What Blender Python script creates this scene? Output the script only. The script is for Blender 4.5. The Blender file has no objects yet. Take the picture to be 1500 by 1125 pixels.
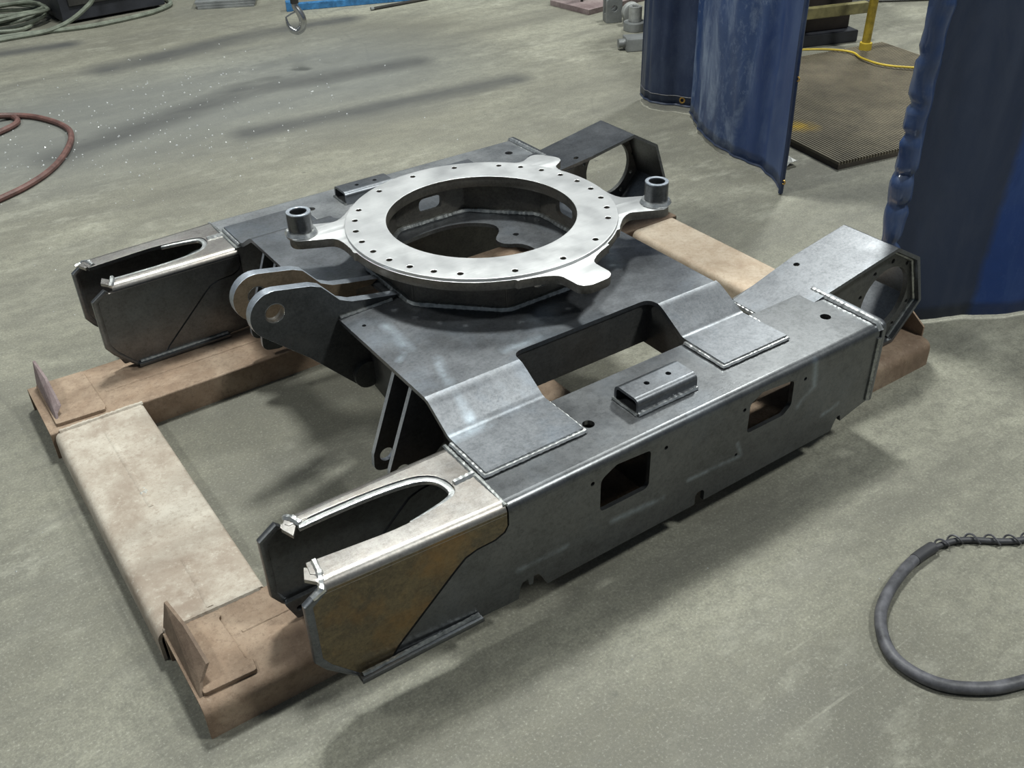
import bpy, bmesh, math, random
from mathutils import Vector, Matrix, noise
PI = math.pi
scene = bpy.context.scene
COL = scene.collection

# ------------------------------------------------------------------ camera
cam_data = bpy.data.cameras.new('camera')
cam_data.sensor_width = 36.0
cam_data.lens = 36.0 * 1441.53 / 1500.0
cam_data.clip_start = 0.02
cam_data.clip_end = 200
camera = bpy.data.objects.new('camera', cam_data)
COL.objects.link(camera)
rx = Vector((0.82182817, -0.56918918, -0.02494276))
ry = Vector((0.33945685, 0.45402766, 0.82378876))
rz = -Vector((0.45756694, 0.6854798, -0.56634789))
mw = Matrix((rx, ry, rz)).transposed().to_4x4()
mw.translation = Vector((-1.14870, -1.82930, 0.98998 + 0.484))
camera.matrix_world = mw
scene.camera = camera

# ------------------------------------------------------------------ light of the hall
world = bpy.data.worlds.new('hall_ambient')
scene.world = world
world.use_nodes = True
bg = world.node_tree.nodes['Background']
bg.inputs[0].default_value = (0.72, 0.86, 1.0, 1)
bg.inputs[1].default_value = 0.15
scene.view_settings.view_transform = 'Standard'
scene.view_settings.look = 'None'
scene.view_settings.exposure = -0.06
scene.view_settings.gamma = 1.0
scene.view_settings.use_curve_mapping = False

def lamp(name, loc, aim, size, watts, color=(0.97, 1.0, 0.95)):
    L = bpy.data.lights.new(name, 'AREA')
    L.shape = 'DISK'
    L.size = size
    L.energy = watts
    L.color = color
    o = bpy.data.objects.new(name, L)
    COL.objects.link(o)
    o.location = loc
    d = Vector(aim) - Vector(loc)
    o.rotation_euler = d.to_track_quat('-Z', 'Y').to_euler()
    return o
lamp('high_bay_lamp', (0.6, 1.7, 6.0), (0.5, 1.3, 0), 0.8, 350)
lamp('high_bay_lamp', (5.2, 2.6, 6.0), (3.6, 1.8, 0), 0.8, 300)
lamp('high_bay_lamp', (-4.2, 1.2, 6.0), (-3.6, 0.9, 0), 0.8, 190)
lamp('high_bay_lamp', (0.8, 7.5, 6.0), (0.8, 6.8, 0), 0.8, 50)
lamp('high_bay_lamp', (2.6, -3.4, 6.0), (1.6, -2.6, 0), 0.8, 270)

# ------------------------------------------------------------------ materials
class NT:
    def __init__(s, name):
        s.m = bpy.data.materials.new(name)
        s.m.use_nodes = True
        s.t = s.m.node_tree
        s.b = s.t.nodes['Principled BSDF']
        tc = s.t.nodes.new('ShaderNodeTexCoord')
        s.co = tc.outputs['Object']
    def link(s, a, b):
        s.t.links.new(a, b)
    def mapping(s, scale=(1, 1, 1), rot=(0, 0, 0), loc=(0, 0, 0)):
        n = s.t.nodes.new('ShaderNodeMapping')
        n.inputs['Scale'].default_value = scale
        n.inputs['Rotation'].default_value = rot
        n.inputs['Location'].default_value = loc
        s.link(s.co, n.inputs['Vector'])
        return n.outputs[0]
    def noise(s, scale, detail=4, rough=0.55, vec=None, dist=0.0):
        n = s.t.nodes.new('ShaderNodeTexNoise')
        n.inputs['Scale'].default_value = scale
        n.inputs['Detail'].default_value = detail
        n.inputs['Roughness'].default_value = rough
        n.inputs['Distortion'].default_value = dist
        s.link(vec if vec is not None else s.co, n.inputs['Vector'])
        return n.outputs['Fac']
    def voronoi(s, scale, feature='F1', vec=None):
        n = s.t.nodes.new('ShaderNodeTexVoronoi')
        n.feature = feature
        n.inputs['Scale'].default_value = scale
        s.link(vec if vec is not None else s.co, n.inputs['Vector'])
        return n.outputs['Distance']
    def ramp(s, fac, stops, interp='LINEAR'):
        n = s.t.nodes.new('ShaderNodeValToRGB')
        n.color_ramp.interpolation = interp
        e = n.color_ramp.elements
        while len(e) < len(stops):
            e.new(0.5)
        for i, (p, c) in enumerate(stops):
            e[i].position = p
            if not hasattr(c, '__len__'):
                c = (c, c, c)
            e[i].color = (c[0], c[1], c[2], 1)
        s.link(fac, n.inputs[0])
        return n.outputs[0]
    def mix(s, fac, a, b, mode='MIX'):
        n = s.t.nodes.new('ShaderNodeMix')
        n.data_type = 'RGBA'
        n.blend_type = mode
        for sock, v in ((n.inputs[0], fac), (n.inputs[6], a), (n.inputs[7], b)):
            if isinstance(v, bpy.types.NodeSocket):
                s.link(v, sock)
            elif hasattr(v, '__len__'):
                sock.default_value = (v[0], v[1], v[2], 1)
            else:
                sock.default_value = v
        return n.outputs[2]
    def math(s, op, a, b=0.0, clamp=False):
        n = s.t.nodes.new('ShaderNodeMath')
        n.operation = op
        n.use_clamp = clamp
        for i, v in enumerate((a, b)):
            if isinstance(v, bpy.types.NodeSocket):
                s.link(v, n.inputs[i])
            else:
                n.inputs[i].default_value = v
        return n.outputs[0]
    def bump(s, h, strength=0.3, dist=0.002):
        n = s.t.nodes.new('ShaderNodeBump')
        n.inputs['Strength'].default_value = strength
        n.inputs['Distance'].default_value = dist
        s.link(h, n.inputs['Height'])
        s.link(n.outputs[0], s.b.inputs['Normal'])
    def set(s, color=None, rough=None, metal=None, spec=None):
        for key, v in (('Base Color', color), ('Roughness', rough), ('Metallic', metal), ('Specular IOR Level', spec)):
            if v is None:
                continue
            if isinstance(v, bpy.types.NodeSocket):
                s.link(v, s.b.inputs[key])
            elif hasattr(v, '__len__'):
                s.b.inputs[key].default_value = (v[0], v[1], v[2], 1)
            else:
                s.b.inputs[key].default_value = v
        return s.m

def seg_mask(n, segs):
    """soft bands along given segments (x0,y0,z0, x1,y1,z1, half width) in object space"""
    acc = None
    for (x0, y0, z0, x1, y1, z1, w) in segs:
        a = Vector((x0, y0, z0)); b = Vector((x1, y1, z1)); d = b - a
        sub = n.t.nodes.new('ShaderNodeVectorMath'); sub.operation = 'SUBTRACT'
        n.link(n.co, sub.inputs[0]); sub.inputs[1].default_value = a
        dot = n.t.nodes.new('ShaderNodeVectorMath'); dot.operation = 'DOT_PRODUCT'
        n.link(sub.outputs[0], dot.inputs[0]); dot.inputs[1].default_value = d / d.length_squared
        t = n.math('ADD', dot.outputs['Value'], 0.0, True)
        sc = n.t.nodes.new('ShaderNodeVectorMath'); sc.operation = 'SCALE'
        sc.inputs[0].default_value = d; n.link(t, sc.inputs['Scale'])
        df = n.t.nodes.new('ShaderNodeVectorMath'); df.operation = 'DISTANCE'
        n.link(sub.outputs[0], df.inputs[0]); n.link(sc.outputs[0], df.inputs[1])
        m = n.math('SUBTRACT', 1.0, n.math('DIVIDE', df.outputs['Value'], w), True)
        acc = m if acc is None else n.math('MAXIMUM', acc, m)
    return acc

def steel(name, dark, light, tint=None, metal=0.75, r0=0.34, r1=0.52, big=3.0, tint_amt=0.5, seed=0.0, rub=0.0, marks=None, mark_col=(0.40, 0.47, 0.55)):
    n = NT(name)
    v = n.mapping(loc=(seed, seed * 1.7, seed * 0.3))
    a = n.ramp(n.noise(big, 6, 0.65, v, 0.6), [(0.25, dark), (0.80, light)])
    f = n.noise(34, 5, 0.75, v)
    c = n.mix(n.ramp(f, [(0.36, 0.35), (0.56, 0.0)]), a, [x * 0.6 for x in dark])
    f2 = n.noise(150, 4, 0.85, v)
    c = n.mix(n.ramp(f2, [(0.50, 0.0), (0.70, 0.55)]), c, light)
    c = n.mix(n.ramp(f2, [(0.32, 0.45), (0.48, 0.0)]), c, [x * 0.5 for x in dark])
    st = n.noise(14, 4, 0.65, n.mapping((1, 9, 9), (0, 0, 0.12)))
    c = n.mix(n.ramp(st, [(0.56, 0), (0.74, 0.35)]), c, light)
    if tint:
        t = n.ramp(n.noise(5.5, 5, 0.65, n.mapping(loc=(seed + 4, 2, seed))), [(0.50, 0), (0.74, tint_amt * 0.7)])
        c = n.mix(t, c, tint)
    if rub:
        rb = n.ramp(n.noise(2.6, 4, 0.55, n.mapping(loc=(seed + 9, 7, 3)), 1.2), [(0.56, 0), (0.70, rub)])
        c = n.mix(rb, c, [min(1, x * 2.2) for x in light])
    if marks:
        mk = n.math('MULTIPLY', n.math('MULTIPLY', seg_mask(n, marks), n.ramp(n.noise(22, 4, 0.7), [(0.35, 0.1), (0.7, 1.0)])), 0.72, True)
        c = n.mix(mk, c, mark_col)
    r = n.ramp(n.noise(8, 4, 0.6, v), [(0.3, r0), (0.7, r1)])
    n.bump(n.noise(120, 4, 0.7), 0.14, 0.001)
    return n.set(c, r, metal, 0.5)

M = {}
SIDE_MARKS = [(0.363, -0.736, 0.306, 0.372, -0.736, 0.240, 0.014), (0.372, -0.736, 0.240, 0.327, -0.736, 0.205, 0.012), (0.147, -0.736, 0.185, 0.163, -0.736, 0.148, 0.008),
              (0.163, -0.736, 0.146, 0.010, -0.736, 0.154, 0.009), (-0.19, -0.736, 0.150, -0.06, -0.736, 0.140, 0.012), (-0.416, -0.736, 0.148, -0.304, -0.736, 0.146, 0.010), (0.42, -0.736, 0.14, 0.47, -0.736, 0.15, 0.010)]
DECK_MARKS = [(-0.353, -0.150, 0.375, -0.360, -0.262, 0.375, 0.020), (-0.399, -0.290, 0.375, -0.374, -0.268, 0.375, 0.012), (-0.330, -0.330, 0.375, -0.355, -0.400, 0.375, 0.016),
              (-0.355, -0.400, 0.375, -0.366, -0.510, 0.335, 0.018), (-0.420, -0.527, 0.329, -0.340, -0.527, 0.329, 0.022), (-0.080, -0.330, 0.375, -0.050, -0.350, 0.375, 0.040),
              (-0.20, -0.39, 0.375, -0.12, -0.39, 0.375, 0.018), (0.22, -0.23, 0.375, 0.27, -0.12, 0.375, 0.035)]
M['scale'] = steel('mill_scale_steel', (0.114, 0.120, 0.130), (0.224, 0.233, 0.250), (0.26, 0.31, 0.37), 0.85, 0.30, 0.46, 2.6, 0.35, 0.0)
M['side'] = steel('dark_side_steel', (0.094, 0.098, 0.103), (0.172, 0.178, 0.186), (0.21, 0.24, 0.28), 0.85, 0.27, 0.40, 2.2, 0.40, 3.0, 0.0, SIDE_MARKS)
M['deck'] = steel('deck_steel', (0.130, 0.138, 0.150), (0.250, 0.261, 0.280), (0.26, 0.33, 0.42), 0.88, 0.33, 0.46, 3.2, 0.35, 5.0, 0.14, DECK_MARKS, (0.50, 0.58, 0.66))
M['far'] = steel('far_beam_sheen_steel', (0.27, 0.28, 0.295), (0.50, 0.51, 0.52), (0.38, 0.43, 0.48), 0.85, 0.30, 0.46, 3.4, 0.35, 6.5, 0.3)  # far beam made paler: glancing reflection painted into its base colour
M['arm_top'] = steel('ground_arm_steel', (0.30, 0.28, 0.262), (0.50, 0.48, 0.46), (0.38, 0.29, 0.21), 0.88, 0.30, 0.42, 4.0, 0.45, 8.0)
M['heat'] = steel('heat_tinted_steel', (0.085, 0.078, 0.068), (0.300, 0.235, 0.130), (0.330, 0.185, 0.065), 0.75, 0.28, 0.44, 5.0, 1.2, 1.0)
M['lugsteel'] = steel('flame_cut_lug_steel', (0.050, 0.054, 0.056), (0.115, 0.120, 0.120), (0.14, 0.10, 0.06), 0.5, 0.42, 0.58, 6.0, 0.35, 11.0)
M['luginside'] = steel('brown_lug_steel', (0.17, 0.125, 0.085), (0.33, 0.26, 0.18), (0.20, 0.13, 0.07), 0.4, 0.48, 0.62, 9.0, 0.5, 12.0)
M['cutedge'] = steel('bluish_cut_edge_steel', (0.36, 0.40, 0.46), (0.58, 0.62, 0.68), None, 0.78, 0.34, 0.46, 9.0, 0.0, 2.0)
M['inner'] = steel('inner_steel', (0.075, 0.077, 0.076), (0.150, 0.150, 0.145), (0.16, 0.135, 0.105), 0.55, 0.42, 0.58, 7.0, 0.30, 13.0)
M['tub'] = steel('tub_wall_steel', (0.095, 0.090, 0.082), (0.210, 0.195, 0.170), (0.20, 0.145, 0.105), 0.6, 0.38, 0.54, 8.0, 0.40, 14.0)

def make_ring_mat():
    n = NT('milled_ring_steel')
    a = n.ramp(n.noise(7, 5, 0.65), [(0.3, (0.50, 0.505, 0.515)), (0.7, (0.68, 0.685, 0.69))])
    st = n.noise(30, 3, 0.6, n.mapping((1, 10, 10), (0, 0, 0.6)))
    c = n.mix(n.ramp(st, [(0.5, 0), (0.75, 0.35)]), a, (0.42, 0.42, 0.425))
    n.bump(n.noise(160, 2, 0.6), 0.10, 0.0006)
    return n.set(c, n.ramp(n.noise(12, 3), [(0.3, 0.36), (0.7, 0.50)]), 0.72, 0.5)
M['ring'] = make_ring_mat()
def make_weld():
    n = NT('bright_weld_bead')
    c = n.ramp(n.noise(60, 3, 0.7), [(0.3, (0.45, 0.46, 0.46)), (0.7, (0.85, 0.86, 0.85))])
    n.bump(n.noise(240, 2), 0.3, 0.001)
    return n.set(c, 0.30, 0.85)
M['weld'] = make_weld()
def make_weld2():
    n = NT('grey_weld_bead')
    c = n.ramp(n.noise(60, 3, 0.7), [(0.3, (0.16, 0.17, 0.17)), (0.7, (0.42, 0.43, 0.42))])
    n.bump(n.noise(240, 2), 0.3, 0.001)
    return n.set(c, 0.36, 0.75)
M['weld2'] = make_weld2()

def make_rust(name, base, light, dark, seed, dusty=0.5):
    n = NT(name)
    v = n.mapping(loc=(seed, seed, seed))
    c = n.ramp(n.noise(4.5, 6, 0.65, v, 0.4), [(0.3, dark), (0.5, base), (0.72, light)])
    c = n.mix(n.ramp(n.noise(19, 5, 0.7, v), [(0.45, 0), (0.75, 0.55)]), c, dark)
    c = n.mix(n.ramp(n.noise(9, 5, 0.7, n.mapping(loc=(seed + 3, 1, 2))), [(0.5, 0), (0.72, dusty)]), c, light)
    c = n.mix(n.ramp(n.noise(85, 5, 0.8, v), [(0.34, 0.6), (0.5, 0.0)]), c, dark)
    c = n.mix(n.ramp(n.noise(60, 5, 0.8, v), [(0.56, 0.0), (0.72, 0.6)]), c, light)
    n.bump(n.noise(70, 5, 0.75), 0.5, 0.003)
    return n.set(c, 0.72, 0.05, 0.35)
M['rust'] = make_rust('rusty_primed_steel', (0.265, 0.187, 0.130), (0.380, 0.295, 0.218), (0.160, 0.108, 0.076), 0.0)
M['rust_dusty'] = make_rust('dusty_rust_steel', (0.400, 0.350, 0.292), (0.560, 0.520, 0.450), (0.270, 0.215, 0.170), 4.0, 0.7)
M['rust_plate'] = make_rust('tan_rust_plate', (0.52, 0.42, 0.32), (0.66, 0.57, 0.46), (0.38, 0.28, 0.20), 8.0, 0.6)
M['rust_purple'] = make_rust('purple_primer_steel', (0.23, 0.18, 0.18), (0.34, 0.28, 0.27), (0.13, 0.09, 0.09), 11.0, 0.4)
M['rust_dark'] = make_rust('dark_rust_steel', (0.20, 0.145, 0.105), (0.30, 0.23, 0.17), (0.11, 0.075, 0.055), 14.0, 0.3)

FLOOR_BANDS = [(-0.51, 2.42, 0, 0.42, 2.75, 0, 0.15), (0.42, 2.75, 0, 1.30, 2.62, 0, 0.13), (0.22, 2.19, 0, 1.52, 2.08, 0, 0.12), (0.0, 3.55, 0, 0.90, 3.66, 0, 0.16), (0.90, 3.66, 0, 1.40, 3.62, 0, 0.14), (-0.6, 4.25, 0, -0.05, 4.15, 0, 0.12)]  # soft darker bands crossing the back floor
def make_floor():
    n = NT('stained_concrete')
    big = n.noise(0.55, 5, 0.6, n.mapping((0.6, 1.4, 1), (0, 0, 0.2), (2.0, 0.4, 0)), 0.8)
    mid = n.noise(2.6, 7, 0.7, n.mapping((0.5, 1.6, 1), (0, 0, 0.15)))
    fine = n.noise(30, 6, 0.8)
    grit = n.noise(170, 4, 0.8)
    c = n.ramp(big, [(0.36, (0.170, 0.164, 0.130)), (0.50, (0.250, 0.244, 0.194)), (0.64, (0.325, 0.320, 0.256))])
    c = n.mix(n.ramp(mid, [(0.36, 0.80), (0.60, 0.0)]), c, (0.140, 0.136, 0.114))
    c = n.mix(n.ramp(fine, [(0.36, 0.65), (0.55, 0.0)]), c, (0.140, 0.136, 0.112))
    c = n.mix(n.ramp(grit, [(0.36, 0.55), (0.52, 0.0)]), c, (0.115, 0.112, 0.096))
    c = n.mix(n.ramp(grit, [(0.56, 0.0), (0.72, 0.55)]), c, (0.50, 0.50, 0.44))
    dust = n.math('MULTIPLY', n.ramp(n.noise(9, 6, 0.8, n.mapping((0.7, 1.3, 1))), [(0.50, 0), (0.70, 0.8)]), n.ramp(n.noise(1.3, 4, 0.6, n.mapping(loc=(5, 2, 0))), [(0.42, 0), (0.62, 0.6)]))
    c = n.mix(dust, c, (0.46, 0.455, 0.38))
    sp = n.voronoi(4.2, 'F1', n.mapping(loc=(3.1, 1.2, 0)))
    c = n.mix(n.ramp(sp, [(0.02, 0.7), (0.045, 0.0)]), c, (0.07, 0.07, 0.06))
    scr = n.noise(7, 3, 0.6, n.mapping((0.35, 7, 1), (0, 0, 0.5)))
    c = n.mix(n.ramp(scr, [(0.68, 0), (0.74, 0.20)]), c, (0.50, 0.49, 0.41))
    ck = n.voronoi(0.9, 'DISTANCE_TO_EDGE', n.mapping((1, 1, 1), (0, 0, 0.4)))
    crack = n.math('MULTIPLY', n.ramp(ck, [(0.0, 0.5), (0.006, 0.0)]), n.ramp(n.noise(1.1, 3), [(0.52, 0), (0.62, 1)]))
    c = n.mix(crack, c, (0.12, 0.115, 0.10))
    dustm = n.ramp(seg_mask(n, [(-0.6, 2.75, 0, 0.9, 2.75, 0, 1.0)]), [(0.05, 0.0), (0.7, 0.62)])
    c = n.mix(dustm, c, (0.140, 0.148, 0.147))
    sm = n.math('MULTIPLY', n.ramp(seg_mask(n, FLOOR_BANDS), [(0.0, 0.0), (0.8, 1.0)]), n.ramp(n.noise(3.0, 5, 0.7, n.mapping((0.5, 1.5, 1))), [(0.3, 0.5), (0.65, 1.0)]))
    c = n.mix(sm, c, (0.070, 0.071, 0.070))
    h = n.math('ADD', n.noise(60, 6, 0.8), n.math('MULTIPLY', mid, 0.6))
    n.bump(h, 0.45, 0.004)
    return n.set(c, n.ramp(mid, [(0.3, 0.46), (0.7, 0.70)]), 0.0, 0.35)
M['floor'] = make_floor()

def make_vinyl(name, blue, worn, wear, seed, second=None, edge=None):
    n = NT(name)
    v = n.mapping(loc=(seed, seed, 0))
    c = n.ramp(n.noise(3, 4, 0.6, v), [(0.3, [x * 0.75 for x in blue]), (0.7, blue)])
    w = n.noise(5, 7, 0.75, n.mapping((1.5, 1.5, 0.55), loc=(seed, 1, seed)), 0.5)
    c = n.mix(n.ramp(w, [(0.46, 0), (0.68, wear)]), c, worn)
    c = n.mix(n.ramp(n.noise(34, 5, 0.8, v), [(0.55, 0), (0.75, wear * 0.8)]), c, worn)
    if second:
        sx = n.t.nodes.new('ShaderNodeSeparateXYZ')
        n.link(n.co, sx.inputs[0])
        axis, a, k, soft = edge          # fold shade painted in, partly wear, one side of a slanted line
        d = n.math('SUBTRACT', n.math('ADD', a, n.math('MULTIPLY', sx.outputs[2], k)), sx.outputs[axis])
        d = n.math('ADD', d, n.math('MULTIPLY', n.math('SUBTRACT', n.noise(14, 4, 0.7), 0.5), soft))
        m = n.math('DIVIDE', d, soft, True)
        c2 = n.mix(n.ramp(w, [(0.44, 0), (0.70, 0.6)]), second[0], second[1])
        c = n.mix(m, c, c2)
    n.bump(n.noise(18, 4, 0.6, v), 0.25, 0.004)
    return n.set(c, n.ramp(w, [(0.4, 0.34), (0.7, 0.58)]), 0.0, 0.5)
M['vinyl_dark'] = make_vinyl('dark_blue_vinyl', (0.016, 0.030, 0.078), (0.070, 0.095, 0.150), 0.45, 1.0)
M['vinyl_worn'] = make_vinyl('worn_blue_vinyl', (0.032, 0.066, 0.175), (0.230, 0.285, 0.390), 0.85, 5.0, ((0.016, 0.042, 0.140), (0.10, 0.14, 0.23)), (1, 0.735, -0.22, 0.03))  # darker side past the crease: shade painted in, plus less scuffing
M['vinyl_blue'] = make_vinyl('bright_blue_vinyl', (0.014, 0.055, 0.230), (0.070, 0.130, 0.300), 0.40, 9.0, ((0.024, 0.038, 0.080), (0.055, 0.068, 0.105)), (0, 1.285, 0.02, 0.018))  # duller tone left of the fold is its shade painted into the vinyl
M['vinyl_mid'] = make_vinyl('mid_blue_vinyl', (0.018, 0.045, 0.145), (0.110, 0.150, 0.240), 0.55, 15.0)
M['vinyl_gloss'] = make_vinyl('glossy_rolled_vinyl', (0.022, 0.052, 0.150), (0.120, 0.160, 0.250), 0.35, 17.0)
M['vinyl_gloss'].node_tree.nodes['Principled BSDF'].inputs['Coat Weight'].default_value = 0.8
M['vinyl_gloss'].node_tree.nodes['Principled BSDF'].inputs['Coat Roughness'].default_value = 0.12
M['vinyl_grey'] = make_vinyl('grey_blue_vinyl', (0.026, 0.038, 0.075), (0.060, 0.070, 0.100), 0.5, 12.0)  # dull greyish blue for hems and bindings

def plain(name, c, rough=0.5, metal=0.0, var=0.35, scale=14):
    n = NT(name)
    col = n.ramp(n.noise(scale, 5, 0.65), [(0.3, [x * (1 - var) for x in c]), (0.7, [min(1, x * (1 + var * 0.5)) for x in c])])
    n.bump(n.noise(scale * 6, 3), 0.15, 0.001)
    return n.set(col, rough, metal)
M['rubber'] = plain('black_rubber', (0.050, 0.050, 0.056), 0.5, 0, 0.4)
M['rubber_worn'] = plain('worn_cable_rubber', (0.105, 0.105, 0.118), 0.5, 0, 0.6, 30)
M['hose_red'] = plain('faded_red_hose', (0.135, 0.068, 0.058), 0.55, 0, 0.5, 22)
M['cable_green'] = plain('dusty_green_cable', (0.17, 0.19, 0.15), 0.6, 0, 0.5, 18)
M['black_box'] = plain('black_painted_steel', (0.030, 0.032, 0.040), 0.5, 0.2, 0.5, 6)
M['brown_box'] = plain('dark_brown_machine_paint', (0.040, 0.030, 0.026), 0.6, 0.1, 0.6, 6)
M['grey_plate'] = plain('grey_scrap_steel', (0.26, 0.27, 0.27), 0.5, 0.4, 0.4, 10)
M['cast'] = plain('pale_cast_steel', (0.42, 0.43, 0.42), 0.5, 0.4, 0.35, 30)
M['blue_paint'] = plain('chipped_blue_paint', (0.045, 0.19, 0.42), 0.42, 0.1, 0.55, 24)
M['chrome'] = plain('polished_hook_steel', (0.55, 0.55, 0.54), 0.22, 0.95, 0.3, 20)
M['yellow'] = plain('dirty_yellow_paint', (0.36, 0.26, 0.030), 0.5, 0.0, 0.6, 16)
M['yellow_bright'] = plain('yellow_cord_jacket', (0.55, 0.40, 0.04), 0.5, 0.0, 0.3, 16)
M['olive'] = plain('olive_scuffed_paint', (0.20, 0.18, 0.08), 0.55, 0.0, 0.5, 16)
M['mat'] = plain('brown_grating_bar', (0.165, 0.140, 0.095), 0.65, 0.0, 0.6, 9)
def make_mat():
    n = NT('stained_grating_bar')
    c = n.ramp(n.noise(9, 5, 0.7), [(0.3, (0.100, 0.086, 0.060)), (0.7, (0.190, 0.162, 0.110))])
    st = n.math('MULTIPLY', seg_mask(n, [(1.97, 0.80, 0.03, 2.03, 0.74, 0.03, 0.09)]), n.ramp(n.noise(16, 4, 0.7), [(0.35, 0.1), (0.6, 1.0)]))
    c = n.mix(st, c, (0.50, 0.33, 0.03))
    return n.set(c, 0.65, 0.0)
M['mat'] = make_mat()
M['mat_under'] = plain('dark_grating_base', (0.075, 0.062, 0.045), 0.8, 0.0, 0.4, 12)
M['brass'] = plain('brass_eyelet', (0.55, 0.34, 0.10), 0.35, 0.8, 0.3, 40)
M['paper'] = plain('white_paper', (0.72, 0.72, 0.68), 0.7, 0.0, 0.15, 30)
M['chips'] = plain('bright_metal_chips', (0.80, 0.82, 0.82), 0.25, 0.4, 0.2, 30)
M['dark_metal'] = plain('dark_oily_steel', (0.07, 0.068, 0.065), 0.45, 0.6, 0.4, 12)

# ------------------------------------------------------------------ helpers
def top(o, label, cat, group=None, kind=None):
    o['label'] = label
    o['category'] = cat
    if group:
        o['group'] = group
    if kind:
        o['kind'] = kind
    return o

def empty(name, loc, label, cat, group=None):
    o = bpy.data.objects.new(name, None)
    o.empty_display_size = 0.1
    COL.objects.link(o)
    o.location = loc
    return top(o, label, cat, group)

def link_mesh(name, me, mat, parent=None, smooth=38):
    if mat is not None and len(me.materials) == 0:
        me.materials.append(M[mat] if isinstance(mat, str) else mat)
    if smooth:
        me.polygons.foreach_set('use_smooth', [True] * len(me.polygons))
        me.set_sharp_from_angle(angle=math.radians(smooth))
    o = bpy.data.objects.new(name, me)
    COL.objects.link(o)
    if smooth and len(me.polygons) < 4000 and name not in ('weld_bead', 'curtain_sheet', 'rolled_edge', 'hem'):
        wn = o.modifiers.new('weighted_normals', 'WEIGHTED_NORMAL')
        wn.keep_sharp = True
        wn.weight = 90
    if parent is not None:
        o.parent = parent
        if parent.type == 'EMPTY':
            o.matrix_parent_inverse = Matrix.Translation(-parent.location)
    return o

def mesh_from(name, parts, flip=False):
    """parts: list of (verts, faces); one mesh"""
    V, F = [], []
    for v, f in parts:
        k = len(V)
        V += [tuple(p) for p in v]
        F += [tuple(i + k for i in q) for q in f]
    me = bpy.data.meshes.new(name)
    me.from_pydata(V, [], F)
    me.validate()
    bm = bmesh.new()
    bm.from_mesh(me)
    bmesh.ops.recalc_face_normals(bm, faces=bm.faces)
    bm.to_mesh(me)
    bm.free()
    return me

def mirror_y(parts):
    return [([(x, -y, z) for x, y, z in v], [tuple(reversed(q)) for q in f]) for v, f in parts]

def circle(cx, cy, r, n=24, a0=0.0):
    return [(cx + r * math.cos(a0 + 2 * PI * i / n), cy + r * math.sin(a0 + 2 * PI * i / n)) for i in range(n)]

def fillet(pts, r, seg=5):
    """round corners; r a number or list per vertex"""
    out = []
    n = len(pts)
    for i in range(n):
        p = Vector(pts[i]); a = Vector(pts[i - 1]); b = Vector(pts[(i + 1) % n])
        ri = r[i] if hasattr(r, '__len__') else r
        da = a - p; db = b - p
        if ri <= 1e-6 or da.length < 1e-6 or db.length < 1e-6:
            out.append(tuple(p)); continue
        ua = da.normalized(); ub = db.normalized()
        cs = max(-1, min(1, ua.dot(ub)))
        ang = math.acos(cs)
        if ang > PI - 0.05:
            out.append(tuple(p)); continue
        la = 0.48 if (not hasattr(r, '__len__') or r[i - 1] > 1e-6) else 0.97
        lb = 0.48 if (not hasattr(r, '__len__') or r[(i + 1) % n] > 1e-6) else 0.97
        t = min(ri / math.tan(ang / 2), da.length * la, db.length * lb)
        p0 = p + ua * t; p1 = p + ub * t
        for k in range(seg + 1):
            s = k / seg
            q = p0 * (1 - s) ** 2 + p * 2 * s * (1 - s) + p1 * s * s
            out.append(tuple(q))
    return out

def plate(outline, holes, thick, bevel, M4):
    """2D filled, bevelled plate of given thickness, centred on w=0; M4 maps (u,v,w,1) to world. Returns (verts, faces)."""
    cu = bpy.data.curves.new('tmp', 'CURVE')
    cu.dimensions = '2D'
    cu.fill_mode = 'BOTH'
    cu.extrude = max(thick / 2 - bevel, 1e-5)
    cu.bevel_depth = bevel
    cu.bevel_resolution = 1
    cu.offset = -bevel
    for loop in [outline] + list(holes):
        sp = cu.splines.new('POLY')
        sp.points.add(len(loop) - 1)
        for p, q in zip(sp.points, loop):
            p.co = (q[0], q[1], 0, 1)
        sp.use_cyclic_u = True
    ob = bpy.data.objects.new('tmp', cu)
    COL.objects.link(ob)
    dg = bpy.context.evaluated_depsgraph_get()
    me = bpy.data.meshes.new_from_object(ob.evaluated_get(dg))
    bm = bmesh.new()
    bm.from_mesh(me)
    bmesh.ops.remove_doubles(bm, verts=bm.verts, dist=1e-5)
    bmesh.ops.recalc_face_normals(bm, faces=bm.faces)
    v = [tuple(M4 @ q.co) for q in bm.verts]
    bm.verts.index_update()
    f = [tuple(q.index for q in p.verts) for p in bm.faces]
    bm.free()
    bpy.data.objects.remove(ob)
    bpy.data.curves.remove(cu)
    bpy.data.meshes.remove(me)
    return v, f

def MXY(z):      # plate lying flat, centre plane at z
    return Matrix.Translation((0, 0, z))
def MXZ(y):      # u=x v=z, centre plane at y
    return Matrix(((1, 0, 0, 0), (0, 0, 1, y), (0, 1, 0, 0), (0, 0, 0, 1)))
def MYZ(x):      # u=y v=z, centre plane at x
    return Matrix(((0, 0, 1, x), (1, 0, 0, 0), (0, 1, 0, 0), (0, 0, 0, 1)))

def box(x0, x1, y0, y1, z0, z1, bevel=0.0015):
    return plate([(x0, y0), (x1, y0), (x1, y1), (x0, y1)], [], z1 - z0, bevel, MXY((z0 + z1) / 2))

def place(part, loc, rz=0.0, rx=0.0, ry=0.0):
    m = Matrix.Translation(loc) @ Matrix.Rotation(rz, 4, 'Z') @ Matrix.Rotation(ry, 4, 'Y') @ Matrix.Rotation(rx, 4, 'X')
    return [tuple(m @ Vector(p)) for p in part[0]], part[1]

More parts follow.
